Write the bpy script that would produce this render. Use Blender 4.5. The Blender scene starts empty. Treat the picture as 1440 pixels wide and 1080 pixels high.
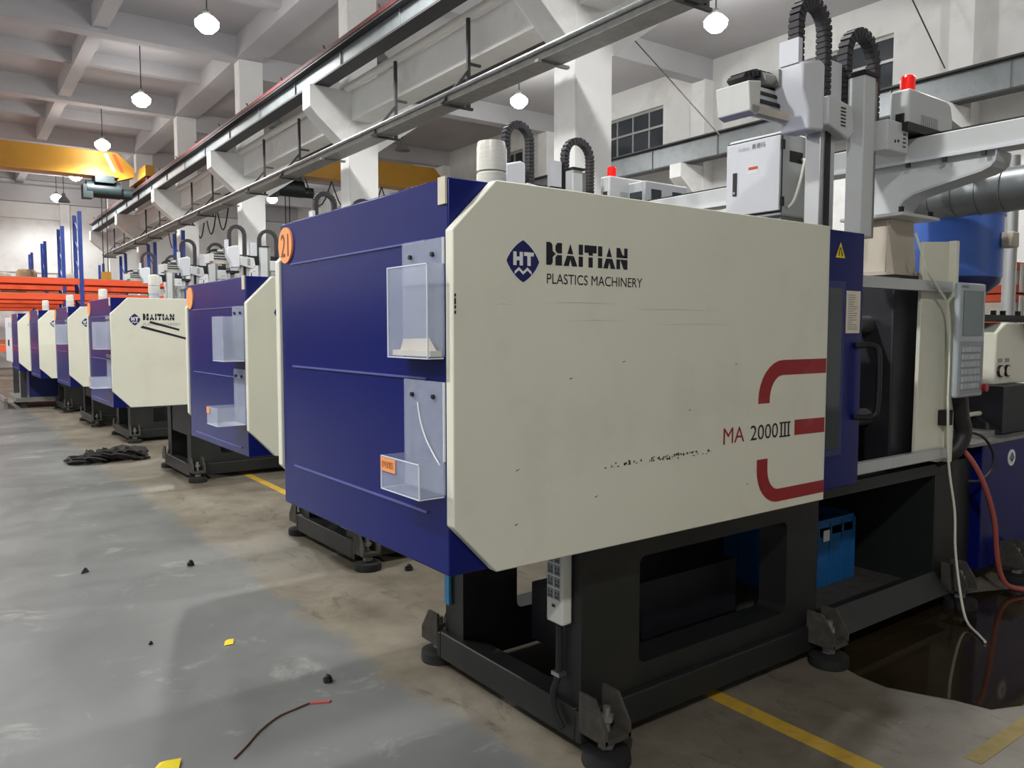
import bpy, bmesh, math, random
from mathutils import Vector, Matrix

random.seed(7)
D = bpy.data
S = bpy.context.scene
COL = S.collection
PI = math.pi

# ------------------------------------------------------------------ camera, world, exposure
F_PX = 1123.0
HEAD = math.radians(36.7)          # camera heading, clockwise from +Y
PITCH = math.atan(75 / F_PX)
cam_d = D.cameras.new('camera')
cam_d.sensor_fit = 'HORIZONTAL'
cam_d.sensor_width = 36
cam_d.lens = 36 * F_PX / 1440
cam_d.clip_start = 0.05
cam_d.clip_end = 200
cam = D.objects.new('camera', cam_d)
COL.objects.link(cam)
cam.location = (0, 0, 1.5)
cam.rotation_euler = (PI / 2 - PITCH, 0, -HEAD)
S.camera = cam

W = D.worlds.new('world')
S.world = W
W.use_nodes = True
W.node_tree.nodes['Background'].inputs[0].default_value = (0.75, 0.85, 1, 1)
W.node_tree.nodes['Background'].inputs[1].default_value = 0.02

LAMP_W = 14.0           # light spilling all round each lamp
LAMP_DOWN = 260.0        # light thrown down by its reflector
EXPOSURE = 0.58
S.view_settings.view_transform = 'Standard'
S.view_settings.look = 'None'
S.view_settings.exposure = EXPOSURE
S.view_settings.gamma = 1
S.view_settings.use_curve_mapping = False

BROT = math.radians(1.24)          # the hall is turned a touch against the machines
RB = Matrix.Rotation(-BROT, 4, 'Z')

# ------------------------------------------------------------------ materials
def lin(c):
    r = []
    for v in c:
        v /= 255.0
        r.append(v / 12.92 if v <= 0.04045 else ((v + 0.055) / 1.055) ** 2.4)
    return r

MATS = {}
def mat(name, rgb, rough=0.5, metal=0.0, vary=0.0, scale=6.0, bump=0.0, bscale=60.0, emit=0.0,
        alpha=1.0, trans=0.0, spec=0.5, dirt=None, dirt_amt=0.0, dscale=3.0, stretch=None, coat=0.0):
    m = D.materials.new(name)
    m.use_nodes = True
    nt = m.node_tree
    b = nt.nodes['Principled BSDF']
    c = lin(rgb)
    b.inputs['Base Color'].default_value = (*c, 1)
    b.inputs['Roughness'].default_value = rough
    b.inputs['Metallic'].default_value = metal
    b.inputs['Specular IOR Level'].default_value = spec
    if coat:
        b.inputs['Coat Weight'].default_value = coat
        b.inputs['Coat Roughness'].default_value = 0.15
    if emit:
        b.inputs['Emission Color'].default_value = (*c, 1)
        b.inputs['Emission Strength'].default_value = emit
    if alpha < 1:
        b.inputs['Alpha'].default_value = alpha
    if trans:
        b.inputs['Transmission Weight'].default_value = trans
    tc = None
    def coords():
        nonlocal tc
        if tc is None:
            t = nt.nodes.new('ShaderNodeTexCoord')
            if stretch:
                mp = nt.nodes.new('ShaderNodeMapping')
                mp.inputs['Scale'].default_value = stretch
                nt.links.new(t.outputs['Object'], mp.inputs[0])
                tc = mp.outputs[0]
            else:
                tc = t.outputs['Object']
        return tc
    last = None
    if vary:
        n = nt.nodes.new('ShaderNodeTexNoise')
        n.inputs['Scale'].default_value = scale
        n.inputs['Detail'].default_value = 5
        nt.links.new(coords(), n.inputs['Vector'])
        r = nt.nodes.new('ShaderNodeValToRGB')
        r.color_ramp.elements[0].position = 0.3
        r.color_ramp.elements[1].position = 0.7
        lo = [max(0, v * (1 - vary)) for v in c]
        hi = [min(1, v * (1 + vary)) for v in c]
        r.color_ramp.elements[0].color = (*lo, 1)
        r.color_ramp.elements[1].color = (*hi, 1)
        nt.links.new(n.outputs['Fac'], r.inputs[0])
        last = r.outputs[0]
    if dirt:
        n = nt.nodes.new('ShaderNodeTexNoise')
        n.inputs['Scale'].default_value = dscale
        n.inputs['Detail'].default_value = 8
        n.inputs['Roughness'].default_value = 0.65
        nt.links.new(coords(), n.inputs['Vector'])
        r = nt.nodes.new('ShaderNodeValToRGB')
        r.color_ramp.elements[0].position = 0.52
        r.color_ramp.elements[1].position = 0.75
        r.color_ramp.elements[0].color = (0, 0, 0, 1)
        r.color_ramp.elements[1].color = (dirt_amt, dirt_amt, dirt_amt, 1)
        nt.links.new(n.outputs['Fac'], r.inputs[0])
        mx = nt.nodes.new('ShaderNodeMix')
        mx.data_type = 'RGBA'
        nt.links.new(r.outputs[0], mx.inputs['Factor'])
        if last:
            nt.links.new(last, mx.inputs['A'])
        else:
            mx.inputs['A'].default_value = (*c, 1)
        mx.inputs['B'].default_value = (*lin(dirt), 1)
        last = mx.outputs['Result']
    if last:
        nt.links.new(last, b.inputs['Base Color'])
    if bump:
        n = nt.nodes.new('ShaderNodeTexNoise')
        n.inputs['Scale'].default_value = bscale
        n.inputs['Detail'].default_value = 4
        nt.links.new(coords(), n.inputs['Vector'])
        bp = nt.nodes.new('ShaderNodeBump')
        bp.inputs['Strength'].default_value = bump
        bp.inputs['Distance'].default_value = 0.02
        nt.links.new(n.outputs['Fac'], bp.inputs['Height'])
        nt.links.new(bp.outputs[0], b.inputs['Normal'])
    MATS[name] = m
    return m

mat('plaster', (228, 228, 226), 0.85, vary=0.05, scale=1.5, bump=0.05, bscale=8, dirt=(165, 162, 155), dirt_amt=0.35, dscale=1.1)
mat('ceiling_paint', (186, 185, 188), 0.9, vary=0.05, scale=0.8, dirt=(170, 168, 165), dirt_amt=0.35, dscale=0.7)
mat('column_paint', (238, 238, 236), 0.75, vary=0.04, scale=2, bump=0.06, bscale=10, dirt=(170, 165, 156), dirt_amt=0.35, dscale=1.6)
mat('cream', (226, 225, 208), 0.42, vary=0.03, scale=1.3, dirt=(172, 166, 148), dirt_amt=0.22, dscale=2.2)
mat('cream_edge', (240, 240, 228), 0.4)
mat('blue', (9, 22, 98), 0.27, vary=0.05, scale=2.0, dirt=(18, 30, 100), dirt_amt=0.25, dscale=2.5, spec=0.24)
mat('blue_dark', (26, 34, 100), 0.4)
mat('crease', (78, 88, 158), 0.4)
mat('frame', (28, 31, 30), 0.5, vary=0.15, scale=5, dirt=(58, 55, 50), dirt_amt=0.4, dscale=4)
mat('black', (22, 22, 24), 0.5)
mat('rubber', (30, 30, 31), 0.75, vary=0.2, scale=20)
mat('dirty_iron', (72, 68, 62), 0.75, vary=0.3, scale=25, bump=0.2, bscale=60)
mat('steel', (168, 168, 165), 0.32, metal=0.9, vary=0.08, scale=8)
mat('dull_steel', (150, 150, 146), 0.5, metal=0.6, vary=0.12, scale=10)
mat('aluminium', (196, 198, 198), 0.38, metal=0.7, vary=0.05, scale=6)
mat('grey_paint', (186, 189, 192), 0.45, vary=0.04, scale=3, dirt=(140, 138, 134), dirt_amt=0.3, dscale=5)
mat('white_paint', (222, 224, 230), 0.4, vary=0.02, scale=3)
mat('light_grey', (205, 208, 208), 0.45, vary=0.03, scale=4)
mat('beige', (196, 186, 170), 0.55, vary=0.06, scale=4)
mat('galvanised', (176, 180, 182), 0.4, metal=0.75, vary=0.18, scale=9)
mat('duct', (140, 144, 146), 0.42, metal=0.6, vary=0.1, scale=9)
mat('crane_rail', (92, 42, 44), 0.7, vary=0.25, scale=8)
mat('runway', (128, 134, 136), 0.5, metal=0.35, vary=0.18, scale=3, dirt=(70, 66, 66), dirt_amt=0.5, dscale=3)
mat('runway_dark', (58, 58, 60), 0.6, vary=0.15, scale=3)
mat('crane_yellow', (190, 138, 38), 0.5, vary=0.08, scale=2, dirt=(140, 104, 40), dirt_amt=0.35, dscale=2)
mat('hoist_green', (26, 40, 43), 0.5, vary=0.2, scale=6)
mat('rack_blue', (38, 66, 150), 0.45, vary=0.1, scale=4)
mat('rack_orange', (240, 88, 44), 0.5, vary=0.06, scale=3)
mat('carton', (168, 140, 108), 0.85, vary=0.2, scale=5)
mat('wrapped_goods', (196, 186, 172), 0.45, vary=0.2, scale=7)
mat('hopper_blue', (64, 106, 196), 0.35, vary=0.05, scale=2)
mat('crate_blue', (26, 98, 160), 0.5, vary=0.08, scale=10)
mat('crate_orange', (206, 78, 44), 0.55, vary=0.1, scale=6)
mat('crate_white', (214, 214, 208), 0.5, vary=0.06, scale=8)
mat('navy', (26, 30, 92), 0.5)
mat('ink', (26, 24, 40), 0.55)
mat('ink_grey', (150, 152, 158), 0.55)
mat('pale_ink', (170, 184, 210), 0.55)
mat('red_ink', (150, 26, 36), 0.5, dirt=(196, 120, 110), dirt_amt=0.25, dscale=14)
mat('white_ink', (232, 234, 232), 0.5)
mat('scuff', (52, 46, 40), 0.8)
mat('orange_sticker', (244, 158, 96), 0.6, vary=0.05, scale=20)
mat('sticker_ink', (128, 72, 20), 0.6)
mat('tape', (206, 198, 178), 0.7, vary=0.08, scale=30)
mat('yellow', (240, 214, 40), 0.55)
mat('floor_yellow', (196, 158, 50), 0.7, vary=0.15, scale=9, dirt=(120, 110, 84), dirt_amt=0.9, dscale=9)
mat('floor_yellow_worn', (156, 138, 84), 0.75, vary=0.2, scale=9, dirt=(98, 94, 82), dirt_amt=0.9, dscale=9)
mat('acrylic', (206, 214, 232), 0.12, alpha=0.2, spec=0.6)
mat('acrylic_frost', (206, 214, 232), 0.3, alpha=0.27, spec=0.6, vary=0.1, scale=30)
mat('acrylic_edge', (236, 242, 250), 0.2, alpha=0.85)
mat('frosted_lens', (238, 236, 222), 0.3, alpha=0.88, stretch=(0.2, 0.2, 1), vary=0.08, scale=120)
mat('red_lens', (236, 30, 26), 0.2, emit=0.25)
mat('paper', (226, 216, 196), 0.8, vary=0.08, scale=15)
mat('glass_dark', (54, 60, 66), 0.08, spec=0.7)
mat('door_glass', (66, 70, 74), 0.12, alpha=0.9)
mat('screen', (104, 122, 122), 0.2)
mat('hmi_body', (176, 184, 190), 0.5, vary=0.04, scale=5)
mat('hmi_keys', (150, 152, 156), 0.55, vary=0.06, scale=40)
mat('hose_red', (170, 84, 76), 0.5)
mat('cable_white', (222, 220, 206), 0.45)
mat('cable_dark', (40, 36, 38), 0.5)
mat('lamp_glow', (255, 252, 246), 0.5, emit=28)
mat('lamp_unlit', (120, 124, 122), 0.4)
mat('interior', (30, 31, 38), 0.5, vary=0.2, scale=8)
mat('oil', (46, 38, 24), 0.06, spec=0.6, vary=0.3, scale=2.2)
mat('rag', (38, 36, 35), 0.85, vary=0.3, scale=30, bump=0.3, bscale=80)
mat('wire_brown', (92, 58, 44), 0.7)
mat('socket_white', (222, 222, 214), 0.4, vary=0.04, scale=12)
mat('blue_tape', (60, 140, 190), 0.5)
mat('foil', (190, 188, 186), 0.35, metal=0.7, bump=0.9, bscale=40)
mat('added_reflection_band', (58, 66, 66), 0.5, vary=0.1, scale=1)  # dark tone for the added wall band mirrored in the blue panels
mat('chain', (58, 56, 60), 0.6, vary=0.1, scale=20)
mat('red_button', (150, 28, 30), 0.4)
mat('warm_white', (235, 233, 224), 0.5)

def floor_material():
    m = D.materials.new('floor_concrete')
    m.use_nodes = True
    nt = m.node_tree
    L = nt.links.new
    b = nt.nodes['Principled BSDF']
    tc = nt.nodes.new('ShaderNodeTexCoord')
    def noise(sc, det=6, rough=0.6, vec=None, dist=0.0):
        n = nt.nodes.new('ShaderNodeTexNoise')
        n.inputs['Scale'].default_value = sc
        n.inputs['Detail'].default_value = det
        n.inputs['Roughness'].default_value = rough
        n.inputs['Distortion'].default_value = dist
        L(vec or tc.outputs['Object'], n.inputs['Vector'])
        return n.outputs['Fac']
    def ramp(f, p0, p1, c0, c1):
        r = nt.nodes.new('ShaderNodeValToRGB')
        r.color_ramp.elements[0].position = p0
        r.color_ramp.elements[1].position = p1
        r.color_ramp.elements[0].color = (*c0, 1)
        r.color_ramp.elements[1].color = (*c1, 1)
        L(f, r.inputs[0])
        return r.outputs[0]
    def mix(f, a, c, mode='MIX'):
        mx = nt.nodes.new('ShaderNodeMix')
        mx.data_type = 'RGBA'
        mx.blend_type = mode
        if isinstance(f, float): mx.inputs['Factor'].default_value = f
        else: L(f, mx.inputs['Factor'])
        for k, v in (('A', a), ('B', c)):
            if isinstance(v, (list, tuple)): mx.inputs[k].default_value = (*v, 1)
            else: L(v, mx.inputs[k])
        return mx.outputs['Result']
    def math_(op, a, c):
        n = nt.nodes.new('ShaderNodeMath')
        n.operation = op
        for k, v in ((0, a), (1, c)):
            if isinstance(v, (int, float)): n.inputs[k].default_value = v
            else: L(v, n.inputs[k])
        return n.outputs[0]
    sx = nt.nodes.new('ShaderNodeSeparateXYZ')
    L(tc.outputs['Object'], sx.inputs[0])
    # painted grey aisle: x < 1.6 (ragged edge), bare brownish concrete under the machines
    edge = math_('ADD', sx.outputs['X'], math_('MULTIPLY', math_('SUBTRACT', noise(1.6, 7, 0.7), 0.5), 0.55))
    zone = ramp(edge, 0.5, 0.52, (0, 0, 0), (1, 1, 1))
    nt.nodes[-1]
    mr = nt.nodes.new('ShaderNodeMapRange')
    mr.inputs['From Min'].default_value = 1.56
    mr.inputs['From Max'].default_value = 1.66
    L(edge, mr.inputs['Value'])
    zone = mr.outputs[0]
    grey = ramp(noise(0.9, 8, 0.6), 0.3, 0.72, lin((94, 95, 95)), lin((122, 123, 121)))
    # big painted slabs with slightly different tone (voronoi cells)
    vo = nt.nodes.new('ShaderNodeTexVoronoi')
    vo.inputs['Scale'].default_value = 0.55
    L(tc.outputs['Object'], vo.inputs['Vector'])
    bw = nt.nodes.new('ShaderNodeRGBToBW')
    L(vo.outputs['Color'], bw.inputs[0])
    grey = mix(0.35, grey, ramp(bw.outputs[0], 0.2, 0.8, (0.72, 0.73, 0.74), (1, 1, 1)), 'MULTIPLY')
    worn = ramp(noise(2.4, 10, 0.72, dist=0.6), 0.57, 0.70, (0, 0, 0), (0.8, 0.8, 0.8))
    grey = mix(mix(0.0, worn, (0, 0, 0)), grey, lin((152, 152, 148)))
    dark = ramp(noise(5.0, 10, 0.75, dist=0.8), 0.62, 0.70, (0, 0, 0), (0.6, 0.6, 0.6))
    grey = mix(dark, grey, lin((92, 92, 90)))
    br = ramp(noise(2.2, 9, 0.68), 0.3, 0.7, lin((98, 91, 78)), lin((138, 130, 116)))
    mp = nt.nodes.new('ShaderNodeMapping')
    mp.inputs['Scale'].default_value = (2.2, 0.8, 1)
    L(tc.outputs['Object'], mp.inputs[0])
    st = ramp(noise(3.2, 10, 0.75, mp.outputs[0], 1.2), 0.56, 0.66, (0, 0, 0), (0.75, 0.75, 0.75))
    br = mix(st, br, lin((78, 70, 60)))
    colr = mix(zone, grey, br)
    L(colr, b.inputs['Base Color'])
    rg = ramp(noise(1.8, 7, 0.65), 0.3, 0.7, (0.34, 0.34, 0.34), (0.62, 0.62, 0.62))
    L(rg, b.inputs['Roughness'])
    bp = nt.nodes.new('ShaderNodeBump')
    bp.inputs['Strength'].default_value = 0.06
    bp.inputs['Distance'].default_value = 0.02
    L(noise(9, 8, 0.6), bp.inputs['Height'])
    L(bp.outputs[0], b.inputs['Normal'])
    MATS['floor'] = m
floor_material()

# ------------------------------------------------------------------ mesh helpers
class MB:
    def __init__(s):
        s.v = []; s.f = []
    def add(s, vs, fs):
        n = len(s.v)
        s.v += [tuple(p) for p in vs]
        s.f += [tuple(i + n for i in f) for f in fs]
        return s
    def box(s, x0, x1, y0, y1, z0, z1):
        v = [(x0,y0,z0),(x1,y0,z0),(x1,y1,z0),(x0,y1,z0),(x0,y0,z1),(x1,y0,z1),(x1,y1,z1),(x0,y1,z1)]
        return s.add(v, [(0,3,2,1),(4,5,6,7),(0,1,5,4),(1,2,6,5),(2,3,7,6),(3,0,4,7)])
    def bar(s, p, q, w, h, up=(0,0,1)):
        p = Vector(p); q = Vector(q); d = (q - p).normalized()
        u = Vector(up)
        if abs(d.dot(u)) > 0.99: u = Vector((0,1,0))
        a = d.cross(u).normalized() * (w / 2); b = a.cross(d).normalized() * (h / 2)
        v = [p-a-b, p+a-b, p+a+b, p-a+b, q-a-b, q+a-b, q+a+b, q-a+b]
        return s.add(v, [(0,1,2,3),(7,6,5,4),(0,4,5,1),(1,5,6,2),(2,6,7,3),(3,7,4,0)])
    def cyl(s, p, q, r, r2=None, n=16, cap=True):
        p = Vector(p); q = Vector(q); r2 = r if r2 is None else r2
        d = (q - p).normalized()
        u = Vector((0,0,1)) if abs(d.z) < 0.95 else Vector((1,0,0))
        a = d.cross(u).normalized(); b = d.cross(a)
        vs = []
        for c, rr in ((p, r), (q, r2)):
            for i in range(n):
                t = 2*PI*i/n
                vs.append(c + a*(rr*math.cos(t)) + b*(rr*math.sin(t)))
        fs = [(i, (i+1) % n, n + (i+1) % n, n + i) for i in range(n)]
        if cap: fs += [tuple(range(n-1, -1, -1)), tuple(range(n, 2*n))]
        return s.add(vs, fs)
    def lathe(s, prof, c=(0,0,0), n=24):
        vs = []; fs = []
        m = len(prof)
        for i in range(n):
            t = 2*PI*i/n
            for r, z in prof:
                vs.append((c[0] + r*math.cos(t), c[1] + r*math.sin(t), c[2] + z))
        for i in range(n):
            j = (i+1) % n
            for k in range(m-1):
                fs.append((i*m+k, j*m+k, j*m+k+1, i*m+k+1))
        if prof[0][0] > 1e-4: fs.append(tuple(i*m for i in range(n-1, -1, -1)))
        if prof[-1][0] > 1e-4: fs.append(tuple(i*m + m-1 for i in range(n)))
        return s.add(vs, fs)
    def curve(s, pts, r, n=8, k=5):
        P = [Vector(p) for p in pts]
        out = []
        for i in range(len(P)-1):
            a, b, c, d = P[max(i-1, 0)], P[i], P[i+1], P[min(i+2, len(P)-1)]
            for j in range(k):
                t = j/k
                out.append(0.5*((2*b) + (c-a)*t + (2*a-5*b+4*c-d)*t*t + (3*b-a-3*c+d)*t**3))
        out.append(P[-1])
        return s.tube(out, r, n)
    def tube(s, pts, r, n=8, cap=True):
        pts = [Vector(p) for p in pts]
        vs = []; fs = []
        prev = None
        for i, p in enumerate(pts):
            d = (pts[min(i+1, len(pts)-1)] - pts[max(i-1, 0)]).normalized()
            if prev is None:
                u = Vector((0,0,1)) if abs(d.z) < 0.9 else Vector((1,0,0))
                a = d.cross(u).normalized()
            else:
                a = (prev - d * prev.dot(d)).normalized()
            prev = a
            b = d.cross(a)
            rr = r[i] if isinstance(r, (list, tuple)) else r
            for k in range(n):
                t = 2*PI*k/n
                vs.append(p + a*(rr*math.cos(t)) + b*(rr*math.sin(t)))
        for i in range(len(pts)-1):
            for k in range(n):
                j = (k+1) % n
                fs.append((i*n+k, i*n+j, (i+1)*n+j, (i+1)*n+k))
        if cap:
            fs += [tuple(range(n-1, -1, -1)), tuple((len(pts)-1)*n + k for k in range(n))]
        return s.add(vs, fs)
    def prism(s, poly, ax, d0, d1):
        # poly of 2D points; ax: axis along which it is extruded ('x': (y,z), 'y': (x,z), 'z': (x,y))
        def P(a, b, d):
            return {'x': (d, a, b), 'y': (a, d, b), 'z': (a, b, d)}[ax]
        n = len(poly)
        vs = [P(a, b, d0) for a, b in poly] + [P(a, b, d1) for a, b in poly]
        fs = [tuple(range(n-1, -1, -1)), tuple(range(n, 2*n))] + [(i, (i+1) % n, n+(i+1) % n, n+i) for i in range(n)]
        return s.add(vs, fs)
    def flat(s, poly, ax, d):
        def P(a, b):
            return {'x': (d, a, b), 'y': (a, d, b), 'z': (a, b, d)}[ax]
        return s.add([P(a, b) for a, b in poly], [tuple(range(len(poly)))])
    def plate_hole(s, x0, x1, z0, z1, hx0, hx1, hz0, hz1, r, y0, y1):
        # vertical plate in XZ with a rounded rectangular window
        outer = []; inner = []
        cs = [(hx1-r, hz1-r, 0), (hx0+r, hz1-r, 1), (hx0+r, hz0+r, 2), (hx1-r, hz0+r, 3)]
        for cx, cz, q in cs:
            oc = [(x1, z1), (x0, z1), (x0, z0), (x1, z0)][q]
            for k in range(5):
                t = PI/2*q + PI/2*k/4
                inner.append((cx + r*math.cos(t), cz + r*math.sin(t)))
                outer.append(oc)
        n = len(inner)
        for i in range(n):
            j = (i+1) % n
            a, b, c, d = outer[i], outer[j], inner[j], inner[i]
            for yy, rev in ((y0, False), (y1, True)):
                q = [a, b, c, d] if a != b else [a, c, d]
                vs = [(p[0], yy, p[1]) for p in q]
                s.add(vs if not rev else vs[::-1], [tuple(range(len(vs)))])
            s.add([(d[0],y0,d[1]),(c[0],y0,c[1]),(c[0],y1,c[1]),(d[0],y1,d[1])], [(0,1,2,3)])
        ob = [(x0,z0),(x1,z0),(x1,z1),(x0,z1)]
        for i in range(4):
            a, b = ob[i], ob[(i+1) % 4]
            s.add([(a[0],y0,a[1]),(b[0],y0,b[1]),(b[0],y1,b[1]),(a[0],y1,a[1])], [(0,1,2,3)])
        return s
    def build(s, name, m, parent=None, base=(0,0,0), bld=False, bevel=0.0, smooth=True, rz=0.0):
        bx, by, bz = base
        me = D.meshes.new(name)
        me.from_pydata([(x-bx, y-by, z-bz) for x, y, z in s.v], [], s.f)
        bm = bmesh.new(); bm.from_mesh(me)
        bmesh.ops.recalc_face_normals(bm, faces=bm.faces)
        bm.to_mesh(me); bm.free()
        me.materials.append(MATS[m])
        if smooth:
            for p in me.polygons: p.use_smooth = True
            me.set_sharp_from_angle(angle=math.radians(38))
        o = D.objects.new(name, me)
        COL.objects.link(o)
        if parent is not None:
            o.parent = parent
            if parent.type == 'EMPTY' or 'base' in parent:
                pass
        else:
            b = Vector(base)
            o.location = RB @ b if bld else b
            o.rotation_euler = (0, 0, (-BROT if bld else 0) + rz)
        if bevel:
            md = o.modifiers.new('bevel', 'BEVEL')
            md.width = bevel; md.segments = 2; md.limit_method = 'ANGLE'; md.angle_limit = math.radians(40)
        return o

def tag(o, label, cat, group=None):
    o['label'] = label; o['category'] = cat
    if group: o['group'] = group
    return o
def struct(o, label=None):
    o['kind'] = 'structure'
    if label: o['label'] = label
    return o
def empty(name, loc, label=None, cat=None, group=None, bld=False, rz=0.0):
    o = D.objects.new(name, None)
    o.empty_display_size = 0.1
    COL.objects.link(o)
    o.location = RB @ Vector(loc) if bld else loc
    o.rotation_euler = (0, 0, (-BROT if bld else 0) + rz)
    if label: tag(o, label, cat, group)
    return o
def copy_tree(o, parent=None):
    c = o.copy(); COL.objects.link(c); c.parent = parent
    for ch in list(o.children):
        copy_tree(ch, c)
    return c
def text_mesh(name, body, m, fit, plane, d, parent, base=(0,0,0), mirror=False, shear=0.0, bold=0.0):
    """fit=(a0,a1,z0,z1) rectangle; plane 'y' (faces -Y: a=x) or 'x' (faces -X: a=y, reading towards -y)"""
    cu = D.curves.new('t', 'FONT'); cu.body = body; cu.resolution_u = 4; cu.shear = shear
    cu.offset = bold
    ob = D.objects.new('t', cu); COL.objects.link(ob)
    bpy.context.view_layer.update()
    dg = bpy.context.evaluated_depsgraph_get()
    me = D.meshes.new_from_object(ob.evaluated_get(dg))
    D.objects.remove(ob); D.curves.remove(cu)
    xs = [v.co.x for v in me.vertices] or [0, 1]; ys = [v.co.y for v in me.vertices] or [0, 1]
    x0, x1, y0, y1 = min(xs), max(xs), min(ys), max(ys)
    a0, a1, z0, z1 = fit
    for v in me.vertices:
        a = a0 + (v.co.x - x0) / max(1e-6, x1 - x0) * (a1 - a0)
        z = z0 + (v.co.y - y0) / max(1e-6, y1 - y0) * (z1 - z0)
        p = (a, d, z) if plane == 'y' else (d, a, z)
        v.co = (p[0]-base[0], p[1]-base[1], p[2]-base[2])
    me.materials.clear(); me.materials.append(MATS[m])
    o = D.objects.new(name, me); COL.objects.link(o); o.parent = parent
    return o

# ------------------------------------------------------------------ the hall (coordinates: x = across v, y = along u)
BAY = 5.75
COLU = [6.82 + BAY*k for k in range(-2, 6)]
Z_SLAB_L, Z_SLAB_R = 7.95, 7.6
Z_BEAM_L, Z_BEAM_R = 7.45, 7.1
V_L, V_R = -8.0, 14.4
U_N, U_F = -9.0, 38.6
struct(MB().box(V_L-1.2, V_R+1.5, U_N-1.2, U_F+1.5, -0.2, 0).build('floor', 'floor', bld=False), 'worn grey painted concrete floor with bare brown strip under machines')
wl = struct(MB().box(V_L, V_L-0.25, U_N, U_F, 0, 8.2).build('wall_left', 'plaster', bld=True))
MB().box(V_L, V_L+0.03, U_N, U_F, 0, 2.6).build('added_reflection_band', 'added_reflection_band', wl)  # unseen dark band, added so the blue end panels reflect darker below
struct(MB().box(V_L-0.25, V_R+0.25, U_N-0.25, U_N, 0, 8.2).build('wall_back', 'plaster', bld=True))

# right wall with window openings
wins = [(COLU[k] + 1.35, COLU[k] + 3.65) for k in range(0, 7)]
WZ0, WZ1 = 5.85, 6.95
mb = MB()
mb.box(V_R, V_R+0.25, U_N, U_F, 0, WZ0)
mb.box(V_R, V_R+0.25, U_N, U_F, WZ1, 8.2)
edges = [U_N] + [e for w in wins for e in w] + [U_F]
for i in range(0, len(edges), 2):
    mb.box(V_R, V_R+0.25, edges[i], edges[i+1], WZ0, WZ1)
struct(mb.build('wall_right', 'plaster', bld=True), 'white plastered side wall behind the second crane bay')
for n, (a, b) in enumerate(wins):
    base = ((V_R+0.14), (a+b)/2, WZ0)
    w = struct(MB().box(V_R+0.1, V_R+0.18, a, a+0.05, WZ0, WZ1).box(V_R+0.1, V_R+0.18, b-0.05, b, WZ0, WZ1)
               .box(V_R+0.1, V_R+0.18, a, b, WZ0, WZ0+0.05).box(V_R+0.1, V_R+0.18, a, b, WZ1-0.05, WZ1)
               .build('window_%d' % (n+1), 'aluminium', base=base, bld=True))
    MB().box(V_R+0.09, V_R+0.17, a, b, WZ0+0.62, WZ0+0.67).build('transom', 'aluminium', w, base=base)
    st = (b-a)/4
    for k in range(4):
        MB().box(V_R+0.13, V_R+0.14, a+st*k+0.02, a+st*(k+1)-0.02, WZ0+0.66, WZ1-0.04).build('pane', 'glass_dark', w, base=base)
        MB().box(V_R+0.13, V_R+0.14, a+st*k+0.02, a+st*(k+1)-0.02, WZ0+0.04, WZ0+0.63).build('pane', 'glass_dark', w, base=base)
        if k: MB().box(V_R+0.105, V_R+0.155, a+st*k-0.02, a+st*k+0.02, WZ0, WZ1).build('mullion', 'aluminium', w, base=base)

# far wall with a recessed bricked-up bay and two ledges
wf = struct(MB().box(V_L-0.25, V_R+0.25, U_F, U_F+0.25, 0, 8.2).build('wall_far', 'plaster', bld=True), 'grey-white end wall at the far side of the hall')
for v0, v1 in ((-2.2, 4.2), (6.6, 12.5)):
    MB().box(v0, v1, U_F-0.1, U_F, 6.1, 6.25).build('ledge', 'plaster', wf)
    MB().box(v0-0.12, v0, U_F-0.12, U_F, 0, 6.25).build('pilaster', 'plaster', wf)
    MB().box(v1, v1+0.35, U_F-0.2, U_F, 0, 7.4).build('pilaster', 'plaster', wf)
    MB().box(v0, v1, U_F-0.05, U_F, 3.9, 3.98).build('ledge', 'plaster', wf)
MB().box(V_L, V_R, U_F-0.35, U_F-0.01, 6.75, 7.4).build('end_beam', 'ceiling_paint', wf)

# ceiling: slab, beams as pieces
ce = struct(MB().box(V_L-0.25, 5.8, U_N-0.25, U_F+0.25, Z_SLAB_L, Z_SLAB_L+0.3).box(5.8, V_R+0.25, U_N-0.25, U_F+0.25, Z_SLAB_R, Z_SLAB_L+0.3)
            .build('ceiling', 'ceiling_paint', bld=True), 'white concrete coffered ceiling with crossing beams')
for u in COLU:
    MB().box(V_L, 5.56, u-0.17, u+0.17, Z_BEAM_L, Z_SLAB_L+0.02).build('beam', 'ceiling_paint', ce)
    MB().box(6.06, V_R, u-0.17, u+0.17, Z_BEAM_R, Z_SLAB_R+0.02).build('beam', 'ceiling_paint', ce)
    MB().box(V_L, 5.7, u+BAY/2-0.11, u+BAY/2+0.11, Z_BEAM_L+0.2, Z_SLAB_L+0.02).build('joist', 'ceiling_paint', ce)
for v in (-5.2, -1.2, 2.8):
    MB().box(v-0.14, v+0.14, U_N, U_F, Z_BEAM_L+0.08, Z_SLAB_L+0.02).build('girder', 'ceiling_paint', ce)
MB().box(5.5, 6.1, U_N, U_F, Z_BEAM_L+0.02, Z_SLAB_L+0.02).build('girder', 'ceiling_paint', ce)
MB().box(10.2, 10.5, U_N, U_F, Z_BEAM_R+0.15, Z_SLAB_R+0.02).build('girder', 'ceiling_paint', ce)

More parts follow.
